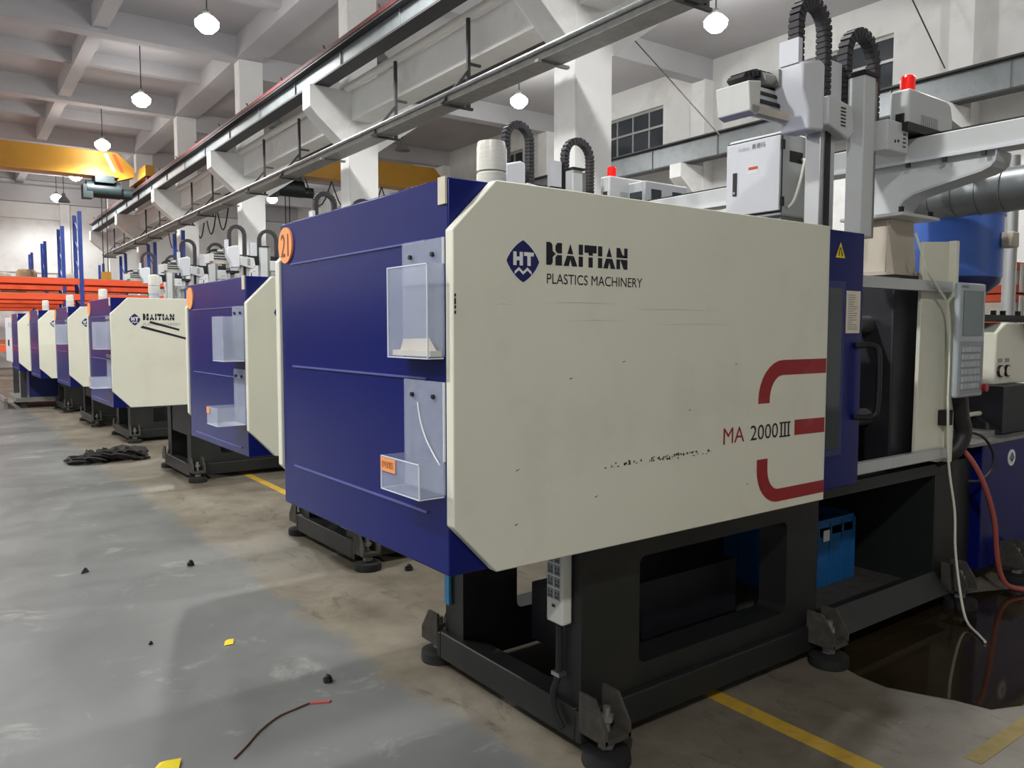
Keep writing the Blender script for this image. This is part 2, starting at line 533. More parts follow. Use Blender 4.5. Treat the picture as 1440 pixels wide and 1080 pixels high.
# columns with double corbels
CP = ['bare shaft', 'the one nearest the yellow line', '', '', '', '', '']
for k, u in enumerate(COLU):
    base = (5.8, u, 0)
    c = MB().box(5.55, 6.07, u-0.185, u+0.185, 0, Z_BEAM_L+0.02).build('column', 'column_paint', base=base, bld=True, bevel=0.012)
    struct(c, 'white painted concrete column carrying crane corbels')
    MB().prism([(5.56, 5.41), (4.9, 5.41), (4.9, 5.06), (5.0, 4.95), (5.56, 4.47)], 'y', u-0.17, u+0.17).build('corbel', 'column_paint', c, base=base, bevel=0.01)
    MB().prism([(6.06, 5.41), (6.98, 5.41), (6.98, 5.12), (6.06, 4.47)], 'y', u-0.17, u+0.17).build('corbel', 'column_paint', c, base=base, bevel=0.01)
# longitudinal tie beams between columns
for k in range(len(COLU)-1):
    a, b = COLU[k]+0.185, COLU[k+1]-0.185
    struct(MB().box(5.6, 5.95, a, b, 4.93, 5.4).build('tie_beam', 'column_paint', base=(5.78, (a+b)/2, 4.93), bld=True), 'white concrete tie beam spanning between columns')
# wall pilasters with corbels (right wall)
for k, u in enumerate(COLU):
    base = (V_R-0.15, u, 0)
    c = struct(MB().box(V_R-0.3, V_R, u-0.2, u+0.2, 0, Z_BEAM_R+0.02).build('wall_pilaster', 'column_paint', base=base, bld=True), 'white pilaster on side wall')
    MB().prism([(V_R-0.29, 5.2), (V_R-1.0, 5.2), (V_R-1.0, 4.9), (V_R-0.29, 4.35)], 'y', u-0.17, u+0.17).build('corbel', 'column_paint', c, base=base, bevel=0.01)

# ------------------------------------------------------------------ crane runways
def runway(v, z0, z1, label, u0, u1, rail=True, rail_mat='crane_rail'):
    r = empty('crane_runway_beam', (v, (u0+u1)/2, z0), label, 'crane beam', bld=True)
    b = (v, (u0+u1)/2, z0)
    h = z1 - z0
    MB().box(v-0.13, v+0.13, u0, u1, z0, z0+0.03).build('bottom_flange', 'runway_dark', r, base=b)
    MB().box(v-0.015, v+0.015, u0, u1, z0+0.03, z0+h-0.09).build('web', 'runway', r, base=b)
    MB().box(v-0.13, v+0.13, u0, u1, z0+h-0.09, z0+h-0.06).build('top_flange', 'runway_dark', r, base=b)
    if rail:
        MB().box(v-0.14, v+0.03, u0, u1, z0+h-0.06, z0+h).build('rail', rail_mat, r, base=b)
    u = u0 + 1.0
    while u < u1:
        MB().box(v-0.04, v+0.04, u-0.008, u+0.008, z0+0.03, z0+h-0.09).build('stiffener', 'runway', r, base=b)
        if rail:
            MB().bar((v-0.1, u+0.4, z0+h), (v-0.14, u+0.4, z0+h+0.07), 0.02, 0.02).build('rail_clip', 'crane_rail', r, base=b)
        u += BAY/3
    return r
runway(5.1, 5.41, 5.82, 'long steel crane runway beam with rusty red rail on column corbels', 1.0, 36.3)
runway(V_R-0.75, 5.2, 5.78, 'dark steel crane runway beam along the windowed wall', 1.0, 36.3, rail=False)
runway(6.75, 5.41, 5.8, 'crane runway beam on the far side of the columns', 1.0, 36.3, rail=False)

# ------------------------------------------------------------------ cable tray with hangers
def cable_tray():
    b = (5.25, 15, 4.3)
    r = empty('cable_tray', b, 'grey metal cable tray hung along the columns on angle brackets', 'cable tray', bld=True)
    MB().box(5.12, 5.4, 1.5, 34, 4.28, 4.295).build('tray_floor', 'dull_steel', r, base=b)
    MB().box(5.12, 5.135, 1.5, 34, 4.295, 4.37).build('tray_side', 'dull_steel', r, base=b)
    MB().box(5.385, 5.4, 1.5, 34, 4.295, 4.37).build('tray_side', 'dull_steel', r, base=b)
    MB().tube([(5.09, u, 4.37) for u in (1.5, 10, 20, 34)], 0.022).build('conduit', 'galvanised', r, base=b)
    u = COLU[1]
    while u < 33:
        MB().bar((5.08, u-0.12, 4.27), (5.5, u-0.12, 4.27), 0.05, 0.03).build('cross_arm', 'dull_steel', r, base=b)
        for q in (1.75, 3.7):
            uu = u + q
            h = MB().bar((5.44, uu, 4.25), (5.44, uu, 5.35), 0.04, 0.04)
            h.build('hanger', 'runway_dark', r, base=b)
            MB().bar((5.06, uu, 4.25), (5.44, uu, 4.72), 0.035, 0.035).build('brace', 'runway_dark', r, base=b)
            MB().bar((5.06, uu, 4.25), (5.5, uu, 4.25), 0.04, 0.03).build('cross_arm', 'runway_dark', r, base=b)
            MB().bar((5.44, uu, 4.8), (5.62, uu, 4.8), 0.03, 0.03).build('stub', 'runway_dark', r, base=b)
        u += BAY
cable_tray()
for k in range(2, 6):
    a, b_ = COLU[k]+0.25, COLU[k+1]-0.25
    tag(MB().tube([(5.5, a, 4.95), (5.5, a, 5.36), (5.5, a+0.3, 5.42), (5.5, b_, 5.42)], 0.06, 10).build('pipe', 'warm_white', base=(5.5, a, 4.95), bld=True),
        'white pipe above the tie beam between columns, %s from the far end wall' % ('fourth', 'third', 'second', 'first')[k-2], 'pipe', 'white pipes along the column row')

# ------------------------------------------------------------------ ceiling lamps
def lamp(v, u, z, label, lit=True, ceil=Z_SLAB_L, power=LAMP_W, down=LAMP_DOWN, group=None):
    b = (v, u, z)
    r = empty('high_bay_lamp', b, label, 'ceiling lamp', group, bld=True)
    MB().cyl((v, u, z+0.2), (v, u, ceil+0.01), 0.012, n=6).build('cord', 'cable_dark', r, base=b)
    MB().lathe([(0.02, 0.24), (0.06, 0.2), (0.07, 0.12), (0.05, 0.1)], b, 14).build('cap', 'lamp_unlit', r, base=b)
    if lit:
        MB().lathe([(0.0, -0.18), (0.1, -0.15), (0.19, -0.06), (0.2, 0.02), (0.12, 0.1), (0.05, 0.13)], b, 14).build('bulb', 'lamp_glow', r, base=b)
        ld = D.lights.new('lamp_light', 'POINT'); ld.energy = power; ld.shadow_soft_size = 0.16; ld.color = (1, 1, 0.985)
        lo = D.objects.new('lamp_light', ld); COL.objects.link(lo); lo.parent = r; lo.location = (0, 0, -0.4)
        sd = D.lights.new('reflector_light', 'SPOT'); sd.energy = down; sd.spot_size = math.radians(168); sd.spot_blend = 0.5
        sd.shadow_soft_size = 0.16; sd.color = (1, 1, 0.985)
        so = D.objects.new('reflector_light', sd); COL.objects.link(so); so.parent = r; so.location = (0, 0, -0.36)
    else:
        MB().lathe([(0.05, 0.12), (0.12, 0.06), (0.2, -0.06), (0.22, -0.1), (0.19, -0.06), (0.1, 0.04), (0.03, 0.08)], b, 16).build('shade', 'lamp_unlit', r, base=b)
    return r
ORD = ('first', 'second', 'third', 'fourth', 'fifth', 'sixth', 'seventh')
G1 = 'lit high bay lamps over the machine aisle'
for k, u in enumerate((3.4, 8.87, 14.33, 19.82, 25.18, 30.73, 36.2)):  # nearest lamp is out of view, added to light the near column and robots
    lamp(3.86, u, 6.7, 'glowing high bay lamp over the machine aisle, %s from the far end wall' % ORD[6-k], group=G1)
for u in (-3, 4, 11, 18, 25, 32):  # whole row is out of view, added for strong side light on the machines
    lamp(-3.2, u, 6.7, 'added unseen high bay lamp lighting the machines from the open floor', down=(3.1 if u > 0 else 2.2)*LAMP_DOWN, group='added unseen lamps over the open floor')
for k, u in enumerate((3.65, 9.3, 14.96, 31.6)):  # nearest lamp stands out of view, put in to brighten the windowed wall
    lamp(10.85, u, 6.7, 'glowing high bay lamp beside the windowed wall, %s lit one from the far end wall' % ORD[3-k], power=75, ceil=Z_SLAB_R, group='lit high bay lamps beside the windowed wall')
lamp(10.85, 20.6, 6.7, 'unlit bell-shaped lamp hanging in the bay beside the windowed wall', lit=False, ceil=Z_SLAB_R)
lamp(3.86, 34.0, 6.35, 'unlit bell-shaped lamp hanging before the far end wall', lit=False)

# ------------------------------------------------------------------ overhead cranes
def crane(u, v0, v1, zr, label, hoist_v, two_tone=False):
    b = ((v0+v1)/2, u, zr)
    r = empty('overhead_crane', b, label, 'crane', bld=True)
    MB().box(v0+0.6, v1-0.75, u-0.22, u+0.22, zr+0.18, zr+0.85).build('girder', 'crane_yellow', r, base=b)
    MB().prism([(v1-0.75, zr+0.05), (v1-0.75, zr+0.85), (v1-0.3, zr+0.45), (v1-0.3, zr+0.2)], 'y', u-0.22, u+0.22).build('girder_end', 'crane_yellow', r, base=b)
    MB().prism([(v0+0.6, zr+0.05), (v0+0.6, zr+0.85), (v0+0.3, zr+0.45), (v0+0.3, zr+0.2)], 'y', u-0.22, u+0.22).build('girder_end', 'crane_yellow', r, base=b)
    MB().box(v0+0.6, v1-0.75, u-0.3, u+0.3, zr+0.13, zr+0.18).build('bottom_flange', 'crane_yellow', r, base=b)
    for v in (v0+0.05, v1-0.05):
        MB().box(v-0.13, v+0.13, u-1.2, u+1.2, zr+0.12, zr+0.42).build('end_carriage', 'crane_yellow', r, base=b)
        for q in (-0.95, 0.95):
            MB().cyl((v-0.06, u+q, zr+0.134), (v+0.06, u+q, zr+0.134), 0.13, n=16).build('wheel', 'runway_dark', r, base=b)
    h = MB().cyl((hoist_v-0.45, u, zr-0.22), (hoist_v+0.45, u, zr-0.22), 0.24, n=18).build('hoist_drum', 'hoist_green', r, base=b)
    MB().cyl((hoist_v+0.45, u, zr-0.3), (hoist_v+0.75, u, zr-0.3), 0.15, n=14).build('motor', 'hoist_green', h, base=b)
    MB().box(hoist_v-0.55, hoist_v-0.3, u-0.22, u+0.22, zr-0.5, zr-0.12).build('gearbox', 'hoist_green', h, base=b)
    MB().box(hoist_v-0.25, hoist_v+0.25, u-0.32, u+0.32, zr-0.05, zr+0.16).build('trolley', 'hoist_green', h, base=b)
    for q in (-0.06, 0.06):
        MB().cyl((hoist_v+q, u, zr-0.45), (hoist_v+q, u, zr-2.6), 0.014, n=6).build('rope', 'cable_dark', h, base=b)
    MB().box(hoist_v-0.12, hoist_v+0.12, u-0.1, u+0.1, zr-2.9, zr-2.6).build('hook_block', 'crane_yellow', h, base=b)
    return r, b
r, b = crane(26.2, -8+0.9, 5.1, 5.82, 'yellow overhead crane with dark green hoist above the machine aisle', 4.0)
for k, mm in enumerate(('white_paint', 'rack_orange')):
    v_ = 4.0 + k*0.22
    MB().prism([(v_, 6.62), (v_+0.1, 6.62), (v_+0.32, 6.12), (v_+0.22, 6.12)], 'y', 25.965, 25.979).build('warning_stripe', mm, r, base=b)
r, b = crane(22.6, 6.75, V_R-0.75, 5.79, 'yellow overhead crane with festoon cables in the bay beside the windowed wall', 8.2)
for k in range(5):
    v = 8.6 + k*0.8
    pts = [(v + 0.8*t/8, 22.25, 5.84 - 0.75*math.sin(PI*t/8)) for t in range(9)]
    MB().tube(pts, 0.02, 5).build('festoon_cable', 'cable_dark', r, base=b)
fb = (6.5, 26, 5.0)
r = empty('festoon_line', fb, 'black festoon cables looping below a rail behind the columns', 'cable', bld=True)
MB().bar((6.5, 22, 5.02), (6.5, 30, 5.02), 0.03, 0.03).build('rail', 'runway_dark', r, base=fb)
for k in range(6):
    pts = [(6.5, 22.4 + k*1.2 + 1.2*t/8, 5.0 - 0.7*math.sin(PI*t/8)) for t in range(9)]
    MB().tube(pts, 0.02, 5).build('loop', 'cable_dark', r, base=fb)

# stay wires in the right bay
for pts, lab in (([(11, 11.94, 7.59), (11, 9.3, 4.85)], 'thin dark stay wire slanting down past the paired windows'),
                 ([(13.55, 7.6, 7.55), (13.55, 6.8, 5.79)], 'thin dark stay wire slanting down to the wall runway beam')):
    tag(MB().tube(pts, 0.012, 6).build('stay_wire', 'cable_dark', base=pts[1], bld=True), lab, 'wire')
# ------------------------------------------------------------------ print helpers
def diamond_logo(parent, base, x0, x1, z0, z1, y):
    cx, cz = (x0+x1)/2, (z0+z1)/2; w, h = (x1-x0)/2, (z1-z0)/2
    def outline(sw, sh):
        pts = []
        cs = [(1, 0), (0, 1), (-1, 0), (0, -1)]
        for i in range(4):
            ax, az = cs[i]; bx, bz = cs[(i+1) % 4]
            for k in range(6):
                t = k/6
                px = ax*(1-t) + bx*t; pz = az*(1-t) + bz*t
                bulge = 1 + 0.28*math.sin(PI*t)**1.0*0.6
                pts.append((cx + px*sw*bulge, cz + pz*sh*bulge))
        return pts
    MB().flat(outline(w*1.06, h*1.06), 'y', y+0.0003).build('print', 'white_ink', parent, base=base, smooth=False)
    MB().flat(outline(w, h), 'y', y).build('print', 'navy', parent, base=base, smooth=False)
    q = MB(); za, zc_ = cz-h*0.2, cz+h*0.44
    def rc(a0, a1, c0, c1): q.flat([(cx+w*a0, c0), (cx+w*a1, c0), (cx+w*a1, c1), (cx+w*a0, c1)], 'y', y-0.0006)
    zm = (za+zc_)/2
    rc(-.60, -.40, za, zc_); rc(-.22, -.02, za, zc_); rc(-.40, -.22, zm-h*.09, zm+h*.09)
    rc(.05, .65, zc_-h*.18, zc_); rc(.25, .46, za, zc_-h*.18)
    q.build('lettering', 'white_ink', parent, base=base, smooth=False)
    zz = []
    zt = cz - h*0.38
    n = 4
    up = [(cx-w*0.52+i*w*1.04/n, zt + (h*0.1 if i % 2 else -h*0.1)) for i in range(n+1)]
    poly = up + [(a, b-h*0.14) for a, b in up[::-1]]
    m = MB()
    for i in range(n):
        m.flat([up[i], up[i+1], (up[i+1][0], up[i+1][1]-h*0.15), (up[i][0], up[i][1]-h*0.15)], 'y', y-0.0006)
    m.build('print', 'white_ink', parent, base=base, smooth=False)

HAI = [
 [(0,0),(.055,0),(.075,.12),(.075,.36),(.11,.5),(.075,.62),(.07,.9),(.05,1),(0,1)],
 [(.13,1),(.182,1),(.182,.54),(.125,.54),(.105,.66),(.105,.86)],
 [(.105,0),(.182,0),(.182,.46),(.125,.46),(.105,.34),(.105,.14)],
 [(.245,.54),(.315,.54),(.28,1)], [(.2,0),(.262,0),(.281,.3)], [(.2,0),(.281,.3),(.32,.46),(.24,.46)], [(.3,0),(.365,0),(.322,.46),(.281,.3)],
 [(.38,0),(.432,0),(.432,.46),(.38,.46)], [(.38,.54),(.432,.54),(.432,1),(.38,1)],
 [(.45,.66),(.6,.66),(.6,1),(.45,1)], [(.5,.54),(.553,.54),(.553,.66),(.5,.66)], [(.5,0),(.553,0),(.553,.46),(.5,.46)],
 [(.618,0),(.672,0),(.672,.46),(.618,.46)], [(.618,.54),(.672,.54),(.672,1),(.618,1)],
 [(.725,.54),(.795,.54),(.76,1)], [(.684,0),(.744,0),(.762,.3)], [(.684,0),(.762,.3),(.8,.46),(.72,.46)], [(.78,0),(.84,0),(.8,.46),(.762,.3)],
 [(.854,.54),(1,.54),(.93,.7),(.854,1)], [(.93,.7),(.9,1),(.854,1)], [(.955,1),(1,1),(1,.54),(.955,.54)],
 [(.854,0),(.902,0),(.902,.46),(.854,.46)], [(.902,.46),(.95,0),(1,0),(1,.46)],
]
def haitian(parent, base, x0, x1, z0, z1, y, m='ink', sub=True):
    b = MB()
    for p in HAI:
        b.flat([(x0+a*(x1-x0), z0+c*(z1-z0)) for a, c in p], 'y', y)
    b.build('lettering', m, parent, base=base, smooth=False)

def arc_stripe(x0, x1, za, zb, wv, wh, r, sgn):
    """stripe starting at (x0, za) going vertically and bending right to x1; sgn=+1 bends at top zb, -1 at bottom"""
    pts_o = []; pts_i = []
    cx, cz = x0 + r, zb - sgn*r
    pts_o.append((x0, za)); pts_i.append((x0+wv, za))
    for k in range(9):
        t = PI - PI/2*k/8
        pts_o.append((cx + r*math.cos(t), cz + sgn*r*math.sin(t)))
        ri_x, ri_z = r - wv, r - wh
        pts_i.append((cx + ri_x*math.cos(t), cz + sgn*ri_z*math.sin(t)))
    pts_o.append((x1, zb)); pts_i.append((x1, zb - sgn*wh))
    return pts_o, pts_i

# ------------------------------------------------------------------ leveling foot (local helper)
def foot(parent, base, x, y, sx, sy):
    """foot standing off the frame in direction (sx, sy)"""
    f = MB().lathe([(0.085, 0), (0.088, 0.012), (0.085, 0.045), (0.06, 0.052), (0.022, 0.056)], (x, y, 0), 20)
    fo = f.build('leveling_foot', 'rubber', parent, base=base)
    m = MB().cyl((x, y, 0.05), (x, y, 0.2), 0.014, n=10)
    m.cyl((x, y, 0.056), (x, y, 0.08), 0.03, n=6).cyl((x, y, 0.15), (x, y, 0.17), 0.026, n=6)
    m.build('bolt', 'dull_steel', fo, base=base)
    b = MB()
    ax, ay = (-sy, sx)          # sideways
    for q in (-0.055, 0.055):
        px, py = x + ax*q, y + ay*q
        # cheek plate: a pentagon standing on the shelf
        prof = [(-0.075, 0.1), (0.06, 0.1), (0.06, 0.15), (0.0, 0.24), (-0.075, 0.24)]
        vs = []
        for t in (-0.006, 0.006):
            for d, z in prof:
                vs.append((px + sx*d + ax*t, py + sy*d + ay*t, z))
        n = 5
        b.add(vs, [tuple(range(n)), tuple(range(n, 2*n))] + [(i, (i+1) % n, n+(i+1) % n, n+i) for i in range(n)])
    p = Vector((x - sx*0.075, y - sy*0.075, 0.105)); q = Vector((x + sx*0.06, y + sy*0.06, 0.105))
    b.bar(p, q, 0.12, 0.018)
    b.build('bracket', 'dirty_iron', fo, base=base)
    return fo

# ------------------------------------------------------------------ moulding machine
def machine(px, py, zt, zb, wid, fx, label, number, ch=0.15, panel_len=1.86, full=False, group=None):
    """px,py: near left corner of the white side panel; fx: frame start offset from px"""
    b = (px, py, 0)
    r = empty('injection_molding_machine', b, label, 'machine', group)
    X0, X1 = px, px + panel_len
    Y0, Y1 = py, py + wid
    T = 0.04
    # blue cover
    cov = MB().box(X0+0.01, X1-0.01, Y0+T, Y1-T, zb, zt).build('clamp_cover', 'blue', r, base=b, bevel=0.006)
    for z in (zt-0.172, zt-0.58, zt-0.984):
        MB().prism([(Y0+0.16, z), (Y1-0.16, z), (Y1-0.16, z+0.006), (Y0+0.16, z+0.006)], 'x', X0+0.004, X0+0.012).build('crease', 'crease', cov, base=b)
    MB().box(X0+0.004, X0+0.013, Y0+0.045, Y0+0.085, zt-0.075, zt+0.002).build('tape', 'tape', cov, base=b)
    # white side panels
    poly = [(X0, zb+0.155), (X0+ch, zb), (X1, zb), (X1, zt), (X0+ch, zt), (X0, zt-ch)]
    sp = MB().prism(poly, 'y', Y0, Y0+T).build('side_panel', 'cream', r, base=b, bevel=0.004)
    MB().prism(poly, 'y', Y1-T, Y1).build('side_panel', 'cream', r, base=b, bevel=0.004)
    # printing on the near panel
    yy = Y0 - 0.0012
    sc = (zt-zb)/1.153
    def zp(z): return zb + (z-0.78)*sc
    lx = (lambda t: t) if full else (lambda t: 0.155 + (t-0.185)*0.81)
    diamond_logo(sp, b, X0+lx(0.185), X0+lx(0.308), zp(1.642), zp(1.767), yy)
    haitian(sp, b, X0+lx(0.335), X0+lx(0.68), zp(1.699), zp(1.768), yy)
    text_mesh('lettering', 'PLASTICS MACHINERY', 'ink' if full else 'ink_grey', (X0+lx(0.338), X0+lx(0.75), zp(1.642), zp(1.673)), 'y', yy, sp, b)
    # number disc
    dc = MB().cyl((X0+0.002, Y1-0.11, zt-0.09), (X0+0.012, Y1-0.11, zt-0.09), 0.072, n=32).build('number_disc', 'orange_sticker', r, base=b)
    if full: text_mesh('lettering', number, 'sticker_ink', (Y1-0.07, Y1-0.15, zt-0.135, zt-0.045), 'x', X0+0.0005, dc, b)
    # beacon cap on top
    bx, by = X0+0.5, Y0+0.52
    be = MB().lathe([(0.052, 0.0), (0.055, 0.02), (0.055, 0.075), (0.05, 0.08)], (bx, by, zt+0.06), 24).build('beacon', 'frosted_lens', r, base=b)
    MB().lathe([(0.055, 0.085), (0.054, 0.17), (0.05, 0.19), (0.03, 0.195), (0, 0.195)], (bx, by, zt+0.06), 24).build('beacon_lens', 'frosted_lens', be, base=b)
    MB().lathe([(0.05, -0.06), (0.05, 0.0), (0.04, 0.002)], (bx, by, zt+0.06), 18).build('beacon_base', 'light_grey', be, base=b)
    # frame
    A0 = px + fx                      # left face of the frame
    A1, A2, A3 = A0+1.45, A0+2.56, A0+2.82
    ny, fy = py+0.16, py+0.16+0.9     # near and far outer faces
    fr = MB()
    fr.plate_hole(A0, A1, 0.07, zb, A0+0.29, A1-0.24, 0.25, min(0.66, zb-0.11), 0.03, ny, ny+0.14)
    frm = fr.build('frame_side', 'frame', r, base=b)
    MB().plate_hole(A0, A1, 0.07, zb, A0+0.29, A1-0.24, 0.25, min(0.66, zb-0.11), 0.03, fy-0.14, fy).build('frame_side', 'frame', r, base=b)
    MB().box(A0-0.03, A1+0.02, ny-0.035, ny, 0.05, 0.165).build('bottom_rail', 'frame', r, base=b, bevel=0.006)
    MB().box(A0-0.03, A1+0.02, fy, fy+0.035, 0.05, 0.165).build('bottom_rail', 'frame', r, base=b, bevel=0.006)
    MB().box(A0-0.03, A0+0.07, ny, fy, 0.05, 0.17).build('cross_rail', 'frame', r, base=b, bevel=0.006)
    MB().box(A0+0.01, A0+0.06, ny+0.14, fy-0.14, zb-0.34, zb-0.05).build('apron', 'frame', r, base=b) if not full else None
    MB().box(A0+0.25, A1-0.2, ny+0.3, fy-0.3, 0.17, 0.42).build('oil_tank', 'interior', r, base=b)
    MB().box(A0, A3, ny, fy, zb-0.06, zb-0.001).build('bed', 'frame', r, base=b)
    MB().box(A2, A3, ny, fy, 0.07, zb-0.06).build('bed_leg', 'frame', r, base=b, bevel=0.005)
    MB().box(A1, A2, fy-0.1, fy, 0.07, zb-0.06).build('back_plate', 'interior', r, base=b)
    MB().prism([(ny-0.1, 0.10), (ny-0.02, 0.20), (ny+0.02, 0.20), (ny+0.02, 0.10)], 'x', A1+0.03, A2-0.03).build('step_board', 'frame', r, base=b)
    MB().box(A1, A2, ny, fy-0.1, 0.08, 0.11).build('drip_tray', 'dirty_iron', r, base=b)
    for x in (A0+0.03, A1-0.05, A2+0.1):
        foot(r, b, x, ny-0.1, 0, -1)
        foot(r, b, x, fy+0.1, 0, 1)
    # platens and tie bars
    P0, P1 = px+2.75, px+3.25
    zc = zb + 0.45
    MB().box(P0, P1, ny+0.03, fy-0.03, zb, zb+1.0).build('fixed_platen', 'interior', r, base=b, bevel=0.01)
    MB().box(px+1.95, px+2.2, ny+0.08, fy-0.05, zb+0.02, zb+0.95).build('moving_platen', 'interior', r, base=b, bevel=0.01)
    for yq in (ny+0.17, fy-0.2):
        for zq in (zb+0.27, zb+0.75):
            MB().cyl((px+1.7, yq, zq), (P0+0.02, yq, zq), 0.045, n=18).build('tie_bar', 'steel', r, base=b)
    MB().box(px+2.2, px+2.42, ny+0.25, fy-0.25, zb+0.28, zb+0.72).build('mould_half', 'dull_steel', r, base=b, bevel=0.008)
    MB().box(px+2.55, px+2.75, ny+0.25, fy-0.25, zb+0.28, zb+0.72).build('mould_half', 'dull_steel', r, base=b, bevel=0.008)
    # guard, doors, injection side
    MB().box(px+1.86, px+3.0, fy-0.02, fy+0.02, zb+0.02, zb+1.12).build('back_guard', 'interior', r, base=b)
    D0, D1 = X1, X1+0.36
    dr = MB().box(D0, D1, Y0+0.055, Y0+0.085, zb+0.02, zt).build('safety_door', 'blue', r, base=b, bevel=0.004)
    MB().box(D0+0.005, D0+0.2, Y0+0.045, Y0+0.056, zb+0.17, zt-0.22).build('window_frame', 'blue_dark', dr, base=b)
    MB().box(D0+0.005, D0+0.17, Y0+0.04, Y0+0.046, zb+0.2, zt-0.25).build('window_glass', 'glass_dark', dr, base=b)
    MB().curve([(D1-0.06, Y0+0.056, zb+0.33), (D1+0.02, Y0+0.01, zb+0.33), (D1+0.04, Y0-0.005, zb+0.38), (D1+0.04, Y0-0.005, zb+0.6), (D1+0.02, Y0+0.01, zb+0.65), (D1-0.06, Y0+0.056, zb+0.65)], 0.014, 10).build('handle', 'black', dr, base=b)
    tri = MB().flat([(D0+0.13, zt-0.118), (D0+0.205, zt-0.118), (D0+0.167, zt-0.05)], 'y', Y0+0.0535)
    ts = tri.build('warning_sticker', 'yellow', dr, base=b, smooth=False)
    MB().flat([(D0+0.15, zt-0.11), (D0+0.158, zt-0.11), (D0+0.166, zt-0.075), (D0+0.16, zt-0.07)], 'y', Y0+0.0525).flat([(D0+0.176, zt-0.11), (D0+0.186, zt-0.11), (D0+0.172, zt-0.07), (D0+0.168, zt-0.075)], 'y', Y0+0.0525).build('warning_mark', 'ink', dr, base=b, smooth=False)
    lb = MB().box(D0+0.225, D0+0.335, Y0+0.052, Y0+0.055, zt-0.445, zt-0.258).build('instruction_label', 'paper', dr, base=b)
    lm = MB()
    rr = random.Random(3)
    for i in range(16):
        z = zt-0.275-0.01*i
        lm.flat([(D0+0.235, z), (D0+0.235+0.03+0.06*rr.random(), z), (D0+0.235+0.03+0.06*rr.random(), z-0.004), (D0+0.235, z-0.004)], 'y', Y0+0.0512)
    lm.build('fine_print', 'ink_grey', dr, base=b, smooth=False)
    for z0, z1 in ((zt-0.235, zt-0.18), (zb+0.045, zb+0.1)):
        MB().box(D1-0.1, px+3.15, Y0+0.09, Y0+0.125, z0, z1).build('guard_rail', 'aluminium', r, base=b, bevel=0.003)
    # rear base and injection unit
    R0 = px + 3.72
    MB().box(A3, R0, ny+0.05, fy-0.05, 0.07, zb-0.02).build('rear_frame', 'frame', r, base=b)
    rb_ = MB().box(R0, R0+3.3, ny-0.01, fy, 0.1, zb+0.06).build('rear_base', 'blue', r, base=b, bevel=0.006)
    MB().box(R0-0.2, R0+3.2, ny-0.03, fy+0.02, zb+0.06, zb+0.08).build('base_top', 'dull_steel', rb_, base=b)
    for x in (R0+0.3, R0+2.9):
        foot(r, b, x, ny-0.1, 0, -1)
    return r, b

# =================== machine 1 ===================
M1X, M1Y, ZB, ZT1 = 1.21, 1.90, 0.782, 1.934
r1, b1 = machine(M1X, M1Y, ZT1, ZB, 1.375, 0.63,
    'blue and cream moulding machine with orange 21 disc and red three-bar emblem', '21', full=True)
sp1 = [o for o in r1.children if o.name.startswith('side_panel')][0]
yy = M1Y - 0.0012
# red emblem and model lettering
for (args) in ((2.604, 3.062, 1.217, 1.384, 0.073, 0.06, 0.155, 1), (2.603, 3.066, 0.998, 0.817, 0.068, 0.052, 0.14, -1)):
    o_, i_ = arc_stripe(*args)
    m = MB()
    for k in range(len(o_)-1):
        m.flat([o_[k], o_[k+1], i_[k+1], i_[k]], 'y', yy)
    m.build('emblem_stripe', 'red_ink', sp1, base=b1, smooth=False)
MB().flat([(2.846, 1.077), (3.06, 1.074), (3.06, 1.136), (2.846, 1.139)], 'y', yy).build('emblem_stripe', 'red_ink', sp1, base=b1, smooth=False)
text_mesh('lettering', 'MA', 'red_ink', (2.398, 2.522, 1.078, 1.137), 'y', yy, sp1, b1)
text_mesh('lettering', '2000', 'ink', (2.56, 2.735, 1.077, 1.135), 'y', yy, sp1, b1)
m = MB()
for k in range(3):
    x = 2.748 + k*0.024
    m.flat([(x+0.004, 1.077), (x+0.014, 1.077), (x+0.014, 1.134), (x+0.004, 1.134)], 'y', yy)
m.flat([(2.744, 1.075), (2.818, 1.075), (2.818, 1.081), (2.744, 1.081)], 'y', yy-0.0004).flat([(2.744, 1.13), (2.818, 1.13), (2.818, 1.136), (2.744, 1.136)], 'y', yy-0.0004)
m.build('lettering', 'ink', sp1, base=b1, smooth=False)
# worn-off print remnants and scratches
rr = random.Random(11)
m = MB()
for k in range(70):
    t = rr.betavariate(2.2, 2.0)
    x = 1.75 + t*0.62; z = 1.055 + rr.uniform(-0.008, 0.008)
    w = rr.uniform(0.002, 0.011); h = rr.uniform(0.002, 0.009)
    m.flat([(x, z), (x+w, z+rr.uniform(-.002, .002)), (x+w*0.8, z+h), (x+w*0.1, z+h*0.9)], 'y', yy)
for k in range(9):
    x = rr.uniform(1.3, 2.9); z = rr.uniform(0.85, 1.6)
    m.flat([(x, z), (x+0.012, z+0.004), (x+0.012, z+0.006), (x, z+0.003)], 'y', yy)
for k in range(5):
    z = 1.57 + rr.uniform(-0.03, 0.03)
    m.flat([(1.213, z), (1.219, z), (1.22, z+0.008), (1.214, z+0.01)], 'y', yy)
m.build('scuff_marks', 'scuff', sp1, base=b1, smooth=False)['kind'] = 'stuff'
m = MB()
for (x0, x1, z) in ((1.55, 1.85, 1.585), (1.9, 2.4, 1.57), (1.62, 1.9, 1.53), (2.0, 2.5, 1.52), (1.35, 1.42, 1.575)):
    m.flat([(x0, z), ((x0+x1)/2, z+0.004), (x1, z+0.001), ((x0+x1)/2, z+0.0025)], 'y', yy+0.0006)
m.build('scratches', 'beige', sp1, base=b1, smooth=False)

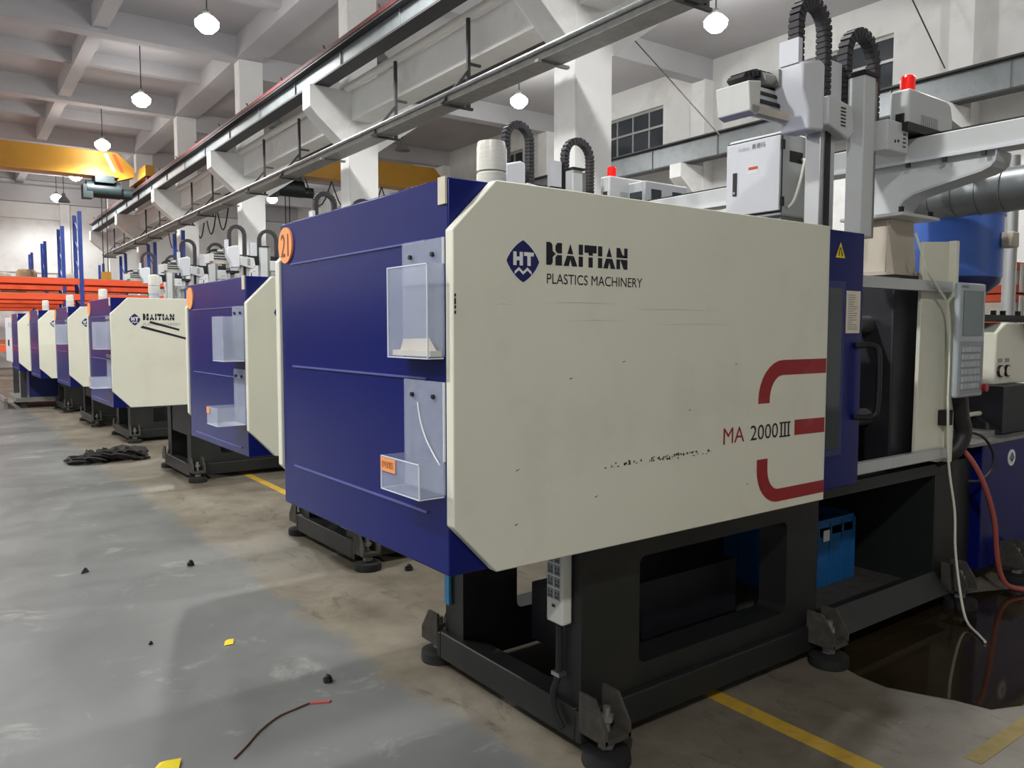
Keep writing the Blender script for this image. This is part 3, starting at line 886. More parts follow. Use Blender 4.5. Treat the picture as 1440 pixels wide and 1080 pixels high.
# fixed guard plate, control panel, injection unit details of machine 1
gp = MB().prism([(4.10, 0.84), (4.12, 1.95), (4.42, 1.97), (4.43, 1.72), (4.40, 0.80), (4.34, 0.80)], 'y', 2.03, 2.05).build('guard_plate', 'cream', r1, base=b1, bevel=0.003)
MB().box(4.385, 4.42, 1.99, 2.03, 0.80, 1.97).build('plate_flange', 'cream', gp, base=b1, bevel=0.003)
m = MB()
for z in (1.62, 1.55, 1.25, 1.2):
    m.cyl((4.40, 1.985, z), (4.40, 1.991, z), 0.007, n=10)
m.build('screw_hole', 'black', gp, base=b1)
MB().box(4.33, 4.40, 1.985, 2.03, 1.0, 1.08).build('plate_latch', 'black', gp, base=b1)
h = MB().box(4.24, 4.54, 1.90, 1.93, 1.155, 1.745).build('control_panel', 'hmi_body', r1, base=b1, bevel=0.012)
MB().box(4.283, 4.50, 1.895, 1.901, 1.475, 1.705).build('screen', 'screen', h, base=b1)
MB().box(4.262, 4.52, 1.896, 1.901, 1.175, 1.445).build('keypad', 'hmi_keys', h, base=b1)
for i in range(6):
    for j in range(6):
        x = 4.275 + i*0.034; z = 1.2 + j*0.038
        MB().box(x, x+0.026, 1.891, 1.8965, z, z+0.026).build('key', 'hmi_body', h, base=b1)
MB().cyl((4.53, 1.905, 1.2), (4.53, 1.875, 1.2), 0.022, n=16).build('stop_button', 'red_button', h, base=b1)
text_mesh('lettering', 'HAITIAN', 'ink', (4.265, 4.33, 1.716, 1.73), 'y', 1.8985, h, b1)
MB().curve([(4.42, 1.97, 1.17), (4.47, 1.98, 1.05), (4.51, 1.98, 0.95), (4.47, 2.0, 0.86), (4.42, 2.08, 0.8)], 0.045, 12).build('conduit', 'cable_dark', r1, base=b1)
# injection unit: cover box, gauges, barrel, bracket
iu = MB().prism([(5.42, 1.49), (5.42, 1.16), (6.9, 1.16), (6.9, 1.55), (5.55, 1.55)], 'y', 2.2, 2.85).build('injection_cover', 'cream', r1, base=b1, bevel=0.01)
for x in (5.48, 5.58):
    g_ = MB().cyl((x, 2.2, 1.245), (x, 2.185, 1.245), 0.038, n=24).build('pressure_gauge', 'black', iu, base=b1)
    MB().cyl((x, 2.186, 1.245), (x, 2.182, 1.245), 0.031, n=24).build('gauge_dial', 'paper', iu, base=b1)
    MB().box(x-0.03, x+0.03, 2.196, 2.201, 1.3, 1.325).build('gauge_tag', 'ink_grey', iu, base=b1)
MB().cyl((4.5, 2.52, 1.28), (5.45, 2.52, 1.28), 0.11, n=24).build('barrel', 'dull_steel', r1, base=b1)
MB().box(5.3, 5.75, 2.1, 2.95, 0.87, 1.16).build('carriage', 'interior', r1, base=b1)
MB().box(4.6, 4.8, 2.15, 2.25, 1.16, 1.18).build('small_shelf', 'light_grey', r1, base=b1)
bk = MB().box(5.3, 6.6, 2.24, 2.4, 1.56, 1.60).build('bracket', 'black', r1, base=b1)
MB().prism([(5.75, 1.56), (6.3, 1.56), (6.3, 1.32), (6.12, 1.32)], 'y', 2.15, 2.18).build('bracket_arm', 'black', bk, base=b1)
for x in (5.4, 5.58, 5.72, 5.95):
    MB().cyl((x, 2.29, 1.6), (x, 2.29, 1.63), 0.018, n=8).build('bolt', 'black', bk, base=b1)
for k, (x, y) in enumerate(((5.0, 2.2), (5.15, 2.3), (5.3, 2.18), (5.05, 2.45))):
    MB().curve([(x, y, 0.87), (x+0.05, y+0.02, 0.95+0.03*k), (x+0.2, y+0.05, 0.98), (x+0.4, y+0.02, 1.0-0.03*k), (x+0.5, y+0.1, 1.1)], 0.015, 8).build('hydraulic_hose', 'cable_white' if k == 0 else 'black', r1, base=b1)
MB().box(4.98, 5.2, 2.1, 2.4, 0.862, 0.9).build('valve_block', 'dull_steel', r1, base=b1)
em = MB().cyl((5.32, 2.05, 0.73), (5.32, 2.046, 0.73), 0.05, n=24).build('emblem', 'white_ink', r1, base=b1)
MB().flat([(5.285, 0.73), (5.32, 0.765), (5.355, 0.73), (5.32, 0.7)], 'y', 2.0445).build('emblem_mark', 'navy', em, base=b1)
text_mesh('lettering', 'HT', 'white_ink', (5.302, 5.338, 0.722, 0.742), 'y', 2.044, em, b1)

# hopper
hb = (5.6, 2.6, 1.39)
ho = empty('material_hopper', hb, 'large blue plastic material hopper above the injection barrel', 'hopper')
MB().lathe([(0.30, 0.44), (0.325, 0.46), (0.325, 0.85), (0.335, 0.855), (0.335, 0.87), (0.2, 0.885), (0.0, 0.89)], hb, 40).build('drum', 'hopper_blue', ho, base=hb)
MB().lathe([(0.09, 0.22), (0.31, 0.42), (0.32, 0.46)], hb, 40).build('cone', 'blue_dark', ho, base=hb)
MB().box(5.45, 5.75, 2.45, 2.75, 1.552, 1.64).build('throat', 'dull_steel', ho, base=hb)
MB().box(5.6, 5.7, 2.2, 2.275, 2.03, 2.13).build('latch', 'beige', ho, base=hb, bevel=0.01)

# acrylic holders on the blue end panel
def holder(name_label, y0, y1, zt, zp, zb, py0, py1, depth, sticker, group=None):
    X = M1X + 0.003
    b = (X, y0, zb)
    r = empty('acrylic_holder', b, name_label, 'holder', group)
    MB().box(X-0.006, X-0.001, y0, y1, zb, zt).build('back_plate', 'acrylic_frost', r, base=b)
    MB().box(X-depth, X-depth+0.004, y0, y1, zb, zp).build('front_plate', 'acrylic', r, base=b)
    for y in (y0, y1-0.004):
        MB().box(X-depth+0.004, X-0.006, y, y+0.004, zb, zp).build('side_plate', 'acrylic', r, base=b)
    MB().box(X-depth, X-0.006, y0, y1, zb-0.004, zb).build('bottom_plate', 'acrylic', r, base=b)
    e = MB()
    t = 0.0025
    for y in (y0, y1-0.003):
        e.box(X-depth-t/2, X-depth+t, y, y+0.003, zb-0.004, zp)
    e.box(X-depth-t/2, X-depth+t, y0, y1, zb-0.006, zb-0.003)
    e.box(X-depth, X-0.006, y0-0.001, y0+0.002, zb-0.006, zb-0.003).box(X-depth, X-0.006, y1-0.002, y1+0.001, zb-0.006, zb-0.003)
    e.box(X-depth-t/2, X-depth+t, y0, y1, zp-0.003, zp)
    e.box(X-0.008, X-0.001, y0-0.001, y0+0.002, zp, zt)
    e.build('polished_edge', 'acrylic_edge', r, base=b)
    for y in (y0+0.055, y1-0.055):
        MB().cyl((X-0.013, y, zt-0.045), (X-0.005, y, zt-0.045), 0.007, n=12).build('screw', 'black', r, base=b)
    return r, b
hr, hbb = holder('tall clear acrylic holder with paper scraps on the blue end panel', 1.947, 2.185, 1.765, 1.69, 1.425, 0, 0, 0.058, False)
MB().box(M1X-0.042, M1X-0.004, 1.955, 2.178, 1.426, 1.442).build('paper_scrap', 'paper', hr, base=hbb)
MB().prism([(1.96, 1.442), (2.17, 1.442), (2.15, 1.475), (2.0, 1.478)], 'x', M1X-0.02, M1X-0.017).build('paper_scrap', 'paper', hr, base=hbb)
hr, hbb = holder('low clear acrylic tray with orange sticker on the blue end panel', 1.947, 2.18, 1.352, 1.122, 1.024, 0, 0, 0.088, True)
st_ = MB().box(M1X+0.003-0.0912, M1X+0.003-0.0893, 2.085, 2.176, 1.076, 1.117).build('sticker', 'orange_sticker', hr, base=hbb)
text_mesh('lettering', '首件放置区', 'sticker_ink', (2.168, 2.094, 1.087, 1.108), 'x', M1X+0.003-0.0918, st_, hbb)
MB().curve([(M1X-0.004, 2.095, 1.285), (M1X-0.006, 2.075, 1.23), (M1X-0.008, 2.04, 1.18), (M1X-0.01, 1.995, 1.14), (M1X-0.012, 1.955, 1.112)], 0.0022, 6).build('plastic_strand', 'white_ink', hr, base=hbb)

# power strip on the frame leg
pb = (1.83, 2.15, 0.455)
ps = empty('power_strip', pb, 'white multi-socket power strip fixed upright on the frame leg', 'power strip')
MB().box(1.79, 1.838, 2.105, 2.195, 0.455, 0.76).build('strip_body', 'socket_white', ps, base=pb, bevel=0.008)
for i in range(5):
    for j in range(2):
        y = 2.118 + j*0.038; z = 0.545 + i*0.044
        s_ = MB().box(1.7875, 1.791, y, y+0.03, z, z+0.036).build('socket', 'ink_grey', ps, base=pb)
        q = MB()
        for a, c in ((0.006, 0.024), (0.02, 0.024), (0.013, 0.01), (0.005, 0.01), (0.021, 0.01)):
            q.box(1.7868, 1.7876, y+a-0.0022, y+a+0.0022, z+c-0.005, z+c+0.005)
        q.build('socket_slots', 'black', s_, base=pb)
MB().box(1.7875, 1.791, 2.145, 2.16, 0.515, 0.525).build('switch', 'black', ps, base=pb)
cord = MB().curve([(1.815, 2.15, 0.46), (1.822, 2.155, 0.38), (1.82, 2.158, 0.26), (1.794, 2.158, 0.2), (1.79, 2.14, 0.13), (1.79, 2.1, 0.09)], 0.012, 8).build('power_cord', 'rubber', ps, base=pb)
MB().box(1.802, 1.8385, 2.135, 2.18, 0.255, 0.27).build('cord_clip', 'steel', ps, base=pb)
tag(MB().box(1.825, 1.838, 2.91, 2.945, 0.30, 0.47).build('blue_sleeve', 'blue_tape', base=(1.83, 2.93, 0.3)), 'light blue plastic sleeve hanging at the frame corner', 'sleeve')
# ------------------------------------------------------------------ take-out robots
def chain(pts, w, th):
    """energy chain: ribbed links along a polyline in the XZ plane; w along Y"""
    m = MB()
    # resample
    P = [Vector(p) for p in pts]
    seg = []
    step = 0.026
    acc = []
    cur = P[0].copy(); out = [cur.copy()]
    for i in range(1, len(P)):
        d = P[i] - P[i-1]; L = d.length
        n = max(1, int(L/step))
        for k in range(1, n+1):
            out.append(P[i-1] + d*(k/n))
    for i in range(len(out)-1):
        a, b = out[i], out[i+1]
        d = (b-a)
        m.bar(a - d*0.08, b + d*0.08, w, th*0.86, up=(0, 1, 0)) if False else None
        dn = d.normalized(); nrm = Vector((-dn.z, 0, dn.x)) * th/2; wy = Vector((0, w/2, 0))
        for q0, q1, s in ((0.0, 0.72, 1.0), (0.72, 1.0, 0.8)):
            p, q = a + d*q0, a + d*q1
            n2 = nrm*s; w2 = wy*(1 if s == 1 else 0.88)
            v = [p-n2-w2, p+n2-w2, p+n2+w2, p-n2+w2, q-n2-w2, q+n2-w2, q+n2+w2, q-n2+w2]
            m.add(v, [(0,1,2,3),(7,6,5,4),(0,4,5,1),(1,5,6,2),(2,6,7,3),(3,7,4,0)])
    return m
def loop_pts(x0, x1, y, zb0, zb1, ztop):
    c = (x0+x1)/2; r = (x1-x0)/2
    pts = [(x0, y, zb0)]
    for k in range(13):
        t = PI - PI*k/12
        pts.append((c + r*math.cos(t), y, ztop - r + r*math.sin(t)))
    pts.append((x1, y, zb1))
    return pts

SUB = set()
def robot(label):
    b = (4.15, 2.23, 1.782)
    r = empty('take_out_robot', b, label, 'robot')
    # riser
    rs = MB().prism([(3.99, 1.80), (4.31, 1.80), (4.27, 2.075), (4.03, 2.075)], 'y', 2.16, 2.32).build('riser', 'beige', r, base=b, bevel=0.004)
    MB().box(3.97, 4.37, 2.1, 2.38, 1.784, 1.80).build('riser_foot', 'beige', rs, base=b)
    MB().prism([(2.12, 1.80), (2.16, 1.80), (2.16, 2.06)], 'x', 4.0, 4.012).build('riser_rib', 'beige', rs, base=b)
    MB().box(3.96, 4.34, 2.06, 2.4, 2.075, 2.092).build('riser_top', 'light_grey', rs, base=b, bevel=0.003)
    for x, y in ((4.0, 2.09), (4.3, 2.09), (4.0, 2.37), (4.3, 2.37)):
        MB().cyl((x, y, 2.092), (x, y, 2.122), 0.014, n=6).build('bolt', 'black', rs, base=b)
    # traverse beam with gusset
    bm = MB().box(4.1, 4.26, 0.95, 2.694, 2.36, 2.475).build('traverse_beam', 'light_grey', r, base=b, bevel=0.006)
    MB().box(4.085, 4.1, 0.95, 2.69, 2.352, 2.366).build('beam_lip', 'white_paint', bm, base=b)
    MB().box(4.12, 4.24, 0.95, 2.69, 2.475, 2.487).build('linear_guide', 'black', bm, base=b)
    for y in (1.74, 1.92, 2.1):
        MB().box(4.085, 4.1, y, y+0.02, 2.33, 2.352).build('bolt', 'black', bm, base=b)
    gl = [(1.695, 2.35), (1.70, 2.31), (1.72, 2.285), (1.76, 2.268), (1.9, 2.24), (2.08, 2.202), (2.13, 2.175), (2.155, 2.14), (2.16, 2.092)]
    MB().prism([(2.42, 2.36)] + [(1.695, 2.36)] + gl[1:] + [(2.42, 2.092)], 'x', 4.13, 4.15).build('gusset', 'light_grey', r, base=b)
    fl = MB()
    for i in range(len(gl)-1):
        (y0, z0), (y1, z1) = gl[i], gl[i+1]
        fl.add([(4.09, y0, z0), (4.25, y0, z0), (4.25, y1, z1), (4.09, y1, z1),
                (4.09, y0-0.004, z0-0.012), (4.25, y0-0.004, z0-0.012), (4.25, y1-0.004, z1-0.012), (4.09, y1-0.004, z1-0.012)],
               [(0,1,2,3),(7,6,5,4),(0,4,5,1),(1,5,6,2),(2,6,7,3),(3,7,4,0)])
    fl.build('gusset_flange', 'grey_paint', r, base=b)
    # carriage and drive housing with the red lamp
    MB().box(3.96, 4.3, 2.05, 2.36, 2.49, 2.53).build('carriage', 'black', r, base=b)
    hs = MB().prism([(4.04, 2.5), (4.5, 2.5), (4.5, 2.63), (4.48, 2.69), (4.44, 2.715), (4.04, 2.715)], 'y', 2.085, 2.19).build('drive_housing', 'light_grey', r, base=b, bevel=0.012)
    m = MB()
    for k in range(9):
        m.box(4.16 + k*0.02, 4.168 + k*0.02, 2.083, 2.0855, 2.53, 2.6)
    m.build('vent_slots', 'ink_grey', hs, base=b)
    MB().box(4.036, 4.0405, 2.11, 2.155, 2.53, 2.595).build('socket', 'black', hs, base=b)
    rl = MB().lathe([(0.034, 0.0), (0.036, 0.012), (0.036, 0.07), (0.028, 0.08), (0, 0.083)], (4.11, 2.135, 2.715), 20).build('warning_lamp', 'red_lens', r, base=b)
    MB().cyl((4.48, 2.14, 2.62), (5.1, 2.2, 2.55), 0.045, n=14).build('cable_duct', 'duct', r, base=b)
    # kick beam
    kb = MB().box(3.05, 4.3, 2.29, 2.39, 2.5, 2.6).build('kick_beam', 'aluminium', r, base=b)
    MB().box(3.06, 4.05, 2.282, 2.291, 2.53, 2.545).build('rail_groove', 'black', kb, base=b)
    MB().box(3.06, 4.05, 2.282, 2.291, 2.568, 2.58).build('rail_groove', 'black', kb, base=b)
    MB().box(3.0, 3.9, 2.25, 2.29, 2.465, 2.498).build('lower_rail', 'beige', kb, base=b)
    MB().box(3.06, 4.0, 2.3, 2.38, 2.6, 2.615).build('rack', 'black', kb, base=b)
    MB().prism([(2.97, 2.595), (3.06, 2.61), (3.055, 2.475), (3.03, 2.455), (2.985, 2.47)], 'y', 2.25, 2.43).build('end_cover', 'crate_white', r, base=b, bevel=0.005)
    m = chain([(3.0, 2.34, 2.615), (3.02, 2.34, 2.64), (3.08, 2.34, 2.662), (3.25, 2.34, 2.665)], 0.09, 0.03)
    m.build('kick_chain', 'black', r, base=b)
    mt = MB().cyl((3.12, 2.3, 2.64), (3.2, 2.3, 2.645), 0.03, n=12).build('motor', 'dull_steel', r, base=b)
    MB().box(3.2, 3.26, 2.26, 2.34, 2.615, 2.69).build('gearbox', 'dull_steel', r, base=b)
    # sub arm
    before = set(o.data for o in r.children)
    MB().box(3.42, 3.54, 2.18, 2.26, 1.97, 2.45).build('arm', 'aluminium', r, base=b, bevel=0.004)
    MB().box(3.455, 3.495, 2.174, 2.182, 1.97, 2.45).build('arm_groove', 'black', r, base=b)
    MB().prism([(3.22, 2.70), (3.36, 2.735), (3.40, 2.72), (3.40, 2.42), (3.28, 2.41), (3.27, 2.5), (3.22, 2.58)], 'y', 2.15, 2.3).build('arm_housing', 'white_paint', r, base=b, bevel=0.012)
    v1 = MB().prism([(3.40, 2.58), (3.6, 2.56), (3.62, 2.44), (3.57, 2.40), (3.40, 2.45)], 'y', 2.13, 2.24).build('motor_cover', 'light_grey', r, base=b, bevel=0.008)
    m = MB()
    for k in range(6):
        m.box(3.5, 3.54, 2.1275, 2.1305, 2.455+0.016*k, 2.461+0.016*k)
    m.build('vent_slots', 'black', v1, base=b)
    chain(loop_pts(3.27, 3.49, 2.22, 2.70, 2.50, 3.01), 0.055, 0.05).build('cable_chain', 'chain', r, base=b)
    MB().box(3.215, 3.245, 2.17, 2.27, 2.7, 2.81).build('chain_plate', 'white_paint', r, base=b)
    SUB.update(o.data for o in r.children if o.data not in before)
    # main arm
    MB().box(3.70, 3.80, 2.13, 2.22, 1.96, 2.73).build('arm', 'light_grey', r, base=b, bevel=0.006)
    MB().box(3.80, 3.85, 2.15, 2.21, 1.96, 2.72).build('arm_guide', 'dull_steel', r, base=b)
    MB().box(3.69, 3.82, 2.12, 2.23, 2.73, 2.745).build('arm_cap', 'black', r, base=b)
    v2 = MB().box(3.83, 4.03, 2.08, 2.18, 2.38, 2.53).build('motor_cover', 'light_grey', r, base=b, bevel=0.008)
    m = MB()
    for k in range(6):
        m.box(3.975, 4.0, 2.078, 2.081, 2.41+k*0.02, 2.417+k*0.02)
    m.cyl((3.9, 2.078, 2.43), (3.9, 2.081, 2.43), 0.008, n=10).cyl((3.93, 2.078, 2.435), (3.93, 2.081, 2.435), 0.008, n=10)
    m.build('vent_slots', 'black', v2, base=b)
    chain(loop_pts(3.72, 3.98, 2.25, 2.5, 2.48, 2.98), 0.055, 0.05).build('cable_chain', 'chain', r, base=b)
    MB().box(3.58, 3.68, 2.24, 2.29, 2.52, 2.80).build('chain_plate', 'white_paint', r, base=b)
    MB().box(3.56, 4.0, 2.22, 2.29, 2.47, 2.6).build('slide_block', 'black', r, base=b)
    return r, b
rob1, rbase = robot('take-out robot with black cable chains and red lamp above the 21-disc machine')

def cabinet(label):
    b = (4.0, 2.88, 2.14)
    r = empty('control_cabinet', b, label, 'cabinet')
    body = MB().box(3.87, 4.17, 2.70, 3.06, 2.14, 2.6).build('cabinet_body', 'light_grey', r, base=b, bevel=0.01)
    dr = MB().box(3.85, 3.87, 2.70, 3.06, 2.165, 2.575).build('cabinet_door', 'white_paint', r, base=b, bevel=0.004)
    MB().box(3.8655, 3.8735, 2.697, 3.063, 2.155, 2.585).build('door_seal', 'black', body, base=b)
    MB().box(3.843, 3.851, 2.985, 3.01, 2.28, 2.41).build('door_latch', 'black', dr, base=b)
    MB().cyl((3.84, 2.998, 2.295), (3.844, 2.998, 2.295), 0.008, n=12).build('lock', 'steel', dr, base=b)
    for z in (2.19, 2.5):
        MB().box(3.86, 3.885, 2.69, 2.701, z, z+0.05).build('hinge', 'black', dr, base=b)
    text_mesh('lettering', '奥德玛', 'ink', (2.885, 2.795, 2.525, 2.555), 'x', 3.8487, dr, b)
    text_mesh('lettering', 'Aodema', 'pale_ink', (2.98, 2.9, 2.525, 2.55), 'x', 3.8487, dr, b, shear=0.2)
    s_ = MB().box(3.8485, 3.8497, 2.84, 2.91, 2.39, 2.43).build('warning_sticker', 'white_ink', dr, base=b)
    MB().box(3.8476, 3.8486, 2.842, 2.905, 2.412, 2.428).build('sticker_band', 'crate_orange', dr, base=b)
    MB().box(3.94, 4.06, 2.696, 2.701, 2.44, 2.5).build('cable_port', 'black', body, base=b)
    MB().box(3.9, 4.15, 2.72, 3.04, 2.09, 2.14).build('cabinet_plinth', 'dull_steel', body, base=b)
    MB().curve([(4.04, 2.685, 2.46), (4.02, 2.66, 2.44), (3.98, 2.655, 2.33), (3.94, 2.665, 2.22), (3.91, 2.685, 2.18)], 0.009, 8).build('lead', 'cable_white', r, base=b)
    return r, b
cab1, cbase = cabinet('white robot control cabinet hung on the beam above the 21-disc machine')

# ------------------------------------------------------------------ the row of smaller machines behind
ZT2 = 1.806
names = [
 ('blue moulding machine with orange disc standing next behind the 21-disc machine', '22', 1.478, 4.45),
 ('moulding machine whose cream panel carries two black diagonal bars under the logo', '23', 1.44, 8.10),
 ('moulding machine next beyond the one with black diagonal bars', '24', 1.55, 11.48),
 ('moulding machine second beyond the one with black diagonal bars', '25', 1.47, 13.78),
 ('moulding machine last of the cream row beside the white cabinet machine', '26', 1.45, 16.55),
]
dx0, dy0 = M1X, M1Y
r2, b2 = machine(names[0][2], names[0][3], ZT2, ZB, 1.265, 0.72, names[0][0], '22')
for i, (lab, num, x, y) in enumerate(names):
    if i == 0:
        r = r2
    else:
        r = copy_tree(r2); r.location = (x, y, 0); r['label'] = lab
    if i in (0, 1, 2, 3, 4):
        q = copy_tree(rob1); q.location = (rbase[0] + x - dx0 + (0.1 if i == 0 else 0.08), rbase[1] + y - dy0 + (0.0), rbase[2])
        if i == 0:
            for ch in q.children:
                if ch.data in SUB: ch.location.x -= 0.14
        q['label'] = 'take-out robot with black cable chains standing on ' + ['the machine next behind the 21-disc one', 'the machine with black diagonal bars', 'the machine next beyond the diagonal bars', 'the machine second beyond the diagonal bars', 'the last machine of the cream row'][i]
        c = copy_tree(cab1); c.location = (cbase[0] + x - dx0 + 0.08, cbase[1] + y - dy0, cbase[2])
        c['label'] = 'white robot control cabinet above ' + ['the machine next behind the 21-disc one', 'the machine with black diagonal bars', 'the machine next beyond the diagonal bars', 'the machine second beyond the diagonal bars', 'the last machine of the cream row'][i]
    if i == 1:
        sp = [o for o in r.children if o.name.startswith('side_panel')][0]
        y_ = -0.0016
        MB().flat([(0.23, 0.91), (0.26, 0.935), (0.66, 0.855), (0.655, 0.84)], 'y', y_).flat([(0.0, 0), (0, 0), (0, 0)], 'y', y_)
        z0 = ZB
        MB().flat([(0.25, z0+0.745), (0.27, z0+0.765), (0.70, z0+0.64), (0.695, z0+0.622)], 'y', y_).build('black_bar', 'ink', sp)
        MB().flat([(0.33, z0+0.79), (0.34, z0+0.81), (0.60, z0+0.735), (0.597, z0+0.717)], 'y', y_).build('black_bar', 'ink', sp)
# acrylic holders on the second and third machines
def mini_holder(x, y, label, tall, z0):
    b = (x, y, z0)
    r = empty('acrylic_holder', b, label, 'holder')
    if tall:
        MB().box(x-0.004, x, y, y+0.2, z0, z0+0.31).build('back_plate', 'acrylic_frost', r, base=b)
        MB().box(x-0.12, x-0.116, y, y+0.2, z0, z0+0.25).build('front_plate', 'acrylic_frost', r, base=b)
        hp = 0.25
    else:
        MB().box(x-0.004, x, y, y+0.2, z0, z0+0.31).build('back_plate', 'acrylic_frost', r, base=b)
        MB().box(x-0.16, x-0.156, y, y+0.2, z0, z0+0.1).build('front_plate', 'acrylic_frost', r, base=b)
        MB().box(x-0.163, x-0.1605, y+0.14, y+0.195, z0+0.06, z0+0.095).build('sticker', 'orange_sticker', r, base=b)
        hp = 0.1
    d = 0.12 if tall else 0.16
    for q in (0, 0.197):
        MB().box(x-d, x-0.004, y+q, y+q+0.003, z0, z0+hp).build('side_plate', 'acrylic_frost', r, base=b)
    MB().box(x-d, x-0.004, y, y+0.2, z0-0.003, z0).build('bottom_plate', 'acrylic_edge', r, base=b)
    for q in (0.05, 0.15):
        MB().cyl((x-0.012, y+q, z0+0.27), (x-0.003, y+q, z0+0.27), 0.008, n=8).build('screw', 'black', r, base=b)
for i in (0, 1, 2):
    x, y = names[i][2], names[i][3]
    on = ['the machine next behind the 21-disc one', 'the machine with black diagonal bars', 'the machine next beyond the diagonal bars'][i]
    mini_holder(x+0.003, y+0.05, 'tall frosted acrylic holder on ' + on, True, 1.33)
    if i < 2: mini_holder(x+0.003, y+0.05, 'low frosted acrylic tray on ' + on, False, 0.97)

# grey box with dark windows and foil-wrapped elbow behind the 21-disc machine
wb = (5.06, 4.6, 0.866)
w = empty('granule_loader_box', wb, 'grey metal box with black windows above the machine behind', 'box')
MB().box(4.56, 5.05, 4.4, 4.588, 2.495, 2.66).build('box_body', 'grey_paint', w, base=wb, bevel=0.012)
MB().box(4.63, 4.74, 4.395, 4.401, 2.51, 2.6).build('window', 'glass_dark', w, base=wb)
MB().box(4.87, 4.98, 4.395, 4.401, 2.51, 2.6).build('window', 'glass_dark', w, base=wb)
MB().box(4.555, 4.561, 4.43, 4.56, 2.51, 2.58).build('window', 'glass_dark', w, base=wb)
MB().box(5.02, 5.1, 4.59, 4.64, 0.866, 2.62).build('post', 'grey_paint', w, base=wb)
fb = (5.76, 4.9, 0.866)
fo = empty('foil_wrapped_elbow', fb, 'crinkled foil-wrapped pipe elbow beside the white control cabinet', 'pipe')
MB().tube([(5.2, 4.9, 2.6), (5.4, 4.9, 2.6), (5.62, 4.9, 2.6)], 0.045, 12).build('pipe', 'aluminium', fo, base=fb)
pts = [(5.6, 4.9, 2.6), (5.68, 4.9, 2.59), (5.74, 4.9, 2.54), (5.76, 4.9, 2.4), (5.76, 4.9, 0.866)]
MB().tube(pts, [0.06, 0.085, 0.09, 0.08, 0.08], 12).build('wrapped_bend', 'foil', fo, base=fb)
MB().tube([(5.2, 4.98, 2.69), (5.72, 4.95, 2.64)], 0.04, 10).build('dark_pipe', 'runway_dark', fo, base=fb)

# big spiral duct and small stand pipe behind the hopper
pts = []
m = MB()
for k in range(24):
    y = 2.62 - k*0.13
    m.cyl((4.92, y, 2.285), (4.92, y-0.118, 2.288), 0.122, n=24, cap=False)
    m.cyl((4.92, y-0.118, 2.288), (4.92, y-0.13, 2.288), 0.128, n=24, cap=True)
tag(m.build('spiral_duct', 'duct', base=(4.92, 1.5, 2.28)), 'thick grey spiral air duct running past the blue hopper', 'duct')
tag(MB().tube([(4.92, 2.58, 2.285), (4.92, 2.66, 2.29), (4.95, 2.72, 2.36), (4.96, 2.74, 2.6), (4.96, 2.74, 5.2)], [0.12, 0.12, 0.11, 0.1, 0.1], 18).build('riser_duct', 'duct', base=(4.96, 2.74, 2.6)), 'grey duct rising behind the robot cabinet', 'duct') if False else None
tag(MB().cyl((8.65, 3.42, 0), (8.65, 3.42, 3.2), 0.06, n=16).build('stand_pipe', 'aluminium', base=(8.65, 3.42, 0)), 'upright grey stand pipe behind the blue hopper', 'pipe')

# far white machine (lettered FU)
wb = (1.5, 17.98, 0)
w = empty('white_machine', wb, 'white-fronted machine with FU lettering on a dark stand', 'machine')
MB().box(1.56, 3.2, 17.98, 19.7, 0.85, 1.78).build('housing', 'runway_dark', w, base=wb, bevel=0.01)
dr = MB().box(1.5, 1.56, 18.02, 19.66, 0.88, 1.76).build('front_door', 'white_paint', w, base=wb, bevel=0.008)
text_mesh('lettering', 'FU', 'ink_grey', (19.0, 18.1, 1.56, 1.66), 'x', 1.4985, dr, wb, shear=0.25)
MB().box(1.485, 1.501, 18.85, 19.0, 1.2, 1.32).build('door_handle', 'black', dr, base=wb)
for y in (18.1, 19.55):
    for x in (1.6, 2.9):
        MB().box(x, x+0.1, y, y+0.1, 0, 0.85).build('leg', 'runway_dark', w, base=wb)
MB().box(1.5, 3.1, 18.0, 19.7, 0.12, 0.2).build('stand_shelf', 'dull_steel', w, base=wb)
MB().box(1.75, 2.8, 18.2, 19.4, 0.2, 0.85).build('drive_box', 'blue_dark', w, base=wb)
# low steel machine bed in front of it
tag(MB().box(1.3, 1.36, 18.0, 20.5, 0.14, 0.2).box(1.3, 1.36, 18.05, 18.13, 0, 0.14).box(1.3, 1.36, 20.3, 20.4, 0, 0.14).build('floor_rail', 'dull_steel', base=(1.33, 19, 0)), 'low steel rail on the floor before the white-fronted machine', 'rail')

# ------------------------------------------------------------------ pallet racks
def rack(u0, label, v_list, ztop, deep=0.95):
    b = (v_list[0], u0, 0)
    r = empty('pallet_rack', b, label, 'rack', bld=True)
    for v in v_list:
        zu = ztop if v < 5 else 4.2
        for u in (u0, u0+deep):
            MB().box(v-0.045, v+0.045, u-0.035, u+0.035, 0, zu).build('upright', 'rack_blue', r, base=b)
        m = MB()
        z = 0.4
        while z < zu-0.5:
            m.bar((v, u0, z), (v, u0+deep, z+0.45), 0.03, 0.02); z += 0.5
        m.build('lattice', 'rack_blue', r, base=b)
    for i in range(len(v_list)-1):
        for z in (1.0, 2.27, 2.66):
            for u in (u0-0.03, u0+deep+0.03):
                MB().box(v_list[i]+0.05, v_list[i+1]-0.05, u-0.025, u+0.025, z, z+0.14).build('load_beam', 'rack_orange', r, base=b)
            MB().box(v_list[i]+0.05, v_list[i+1]-0.05, u0+0.05, u0+deep-0.05, z+0.142, z+0.16).build('deck_board', 'carton', r, base=b)
    return r
VL = [-5.0, -2.35, 0.3, 2.93, 5.4]
rack(22.9, 'blue and orange pallet rack standing just past the white-fronted machine', VL, 4.5)
rack(26.4, 'blue and orange pallet rack second from the white-fronted machine', VL, 4.5)
rack(31.2, 'blue and orange pallet rack third from the white-fronted machine', VL, 4.5)
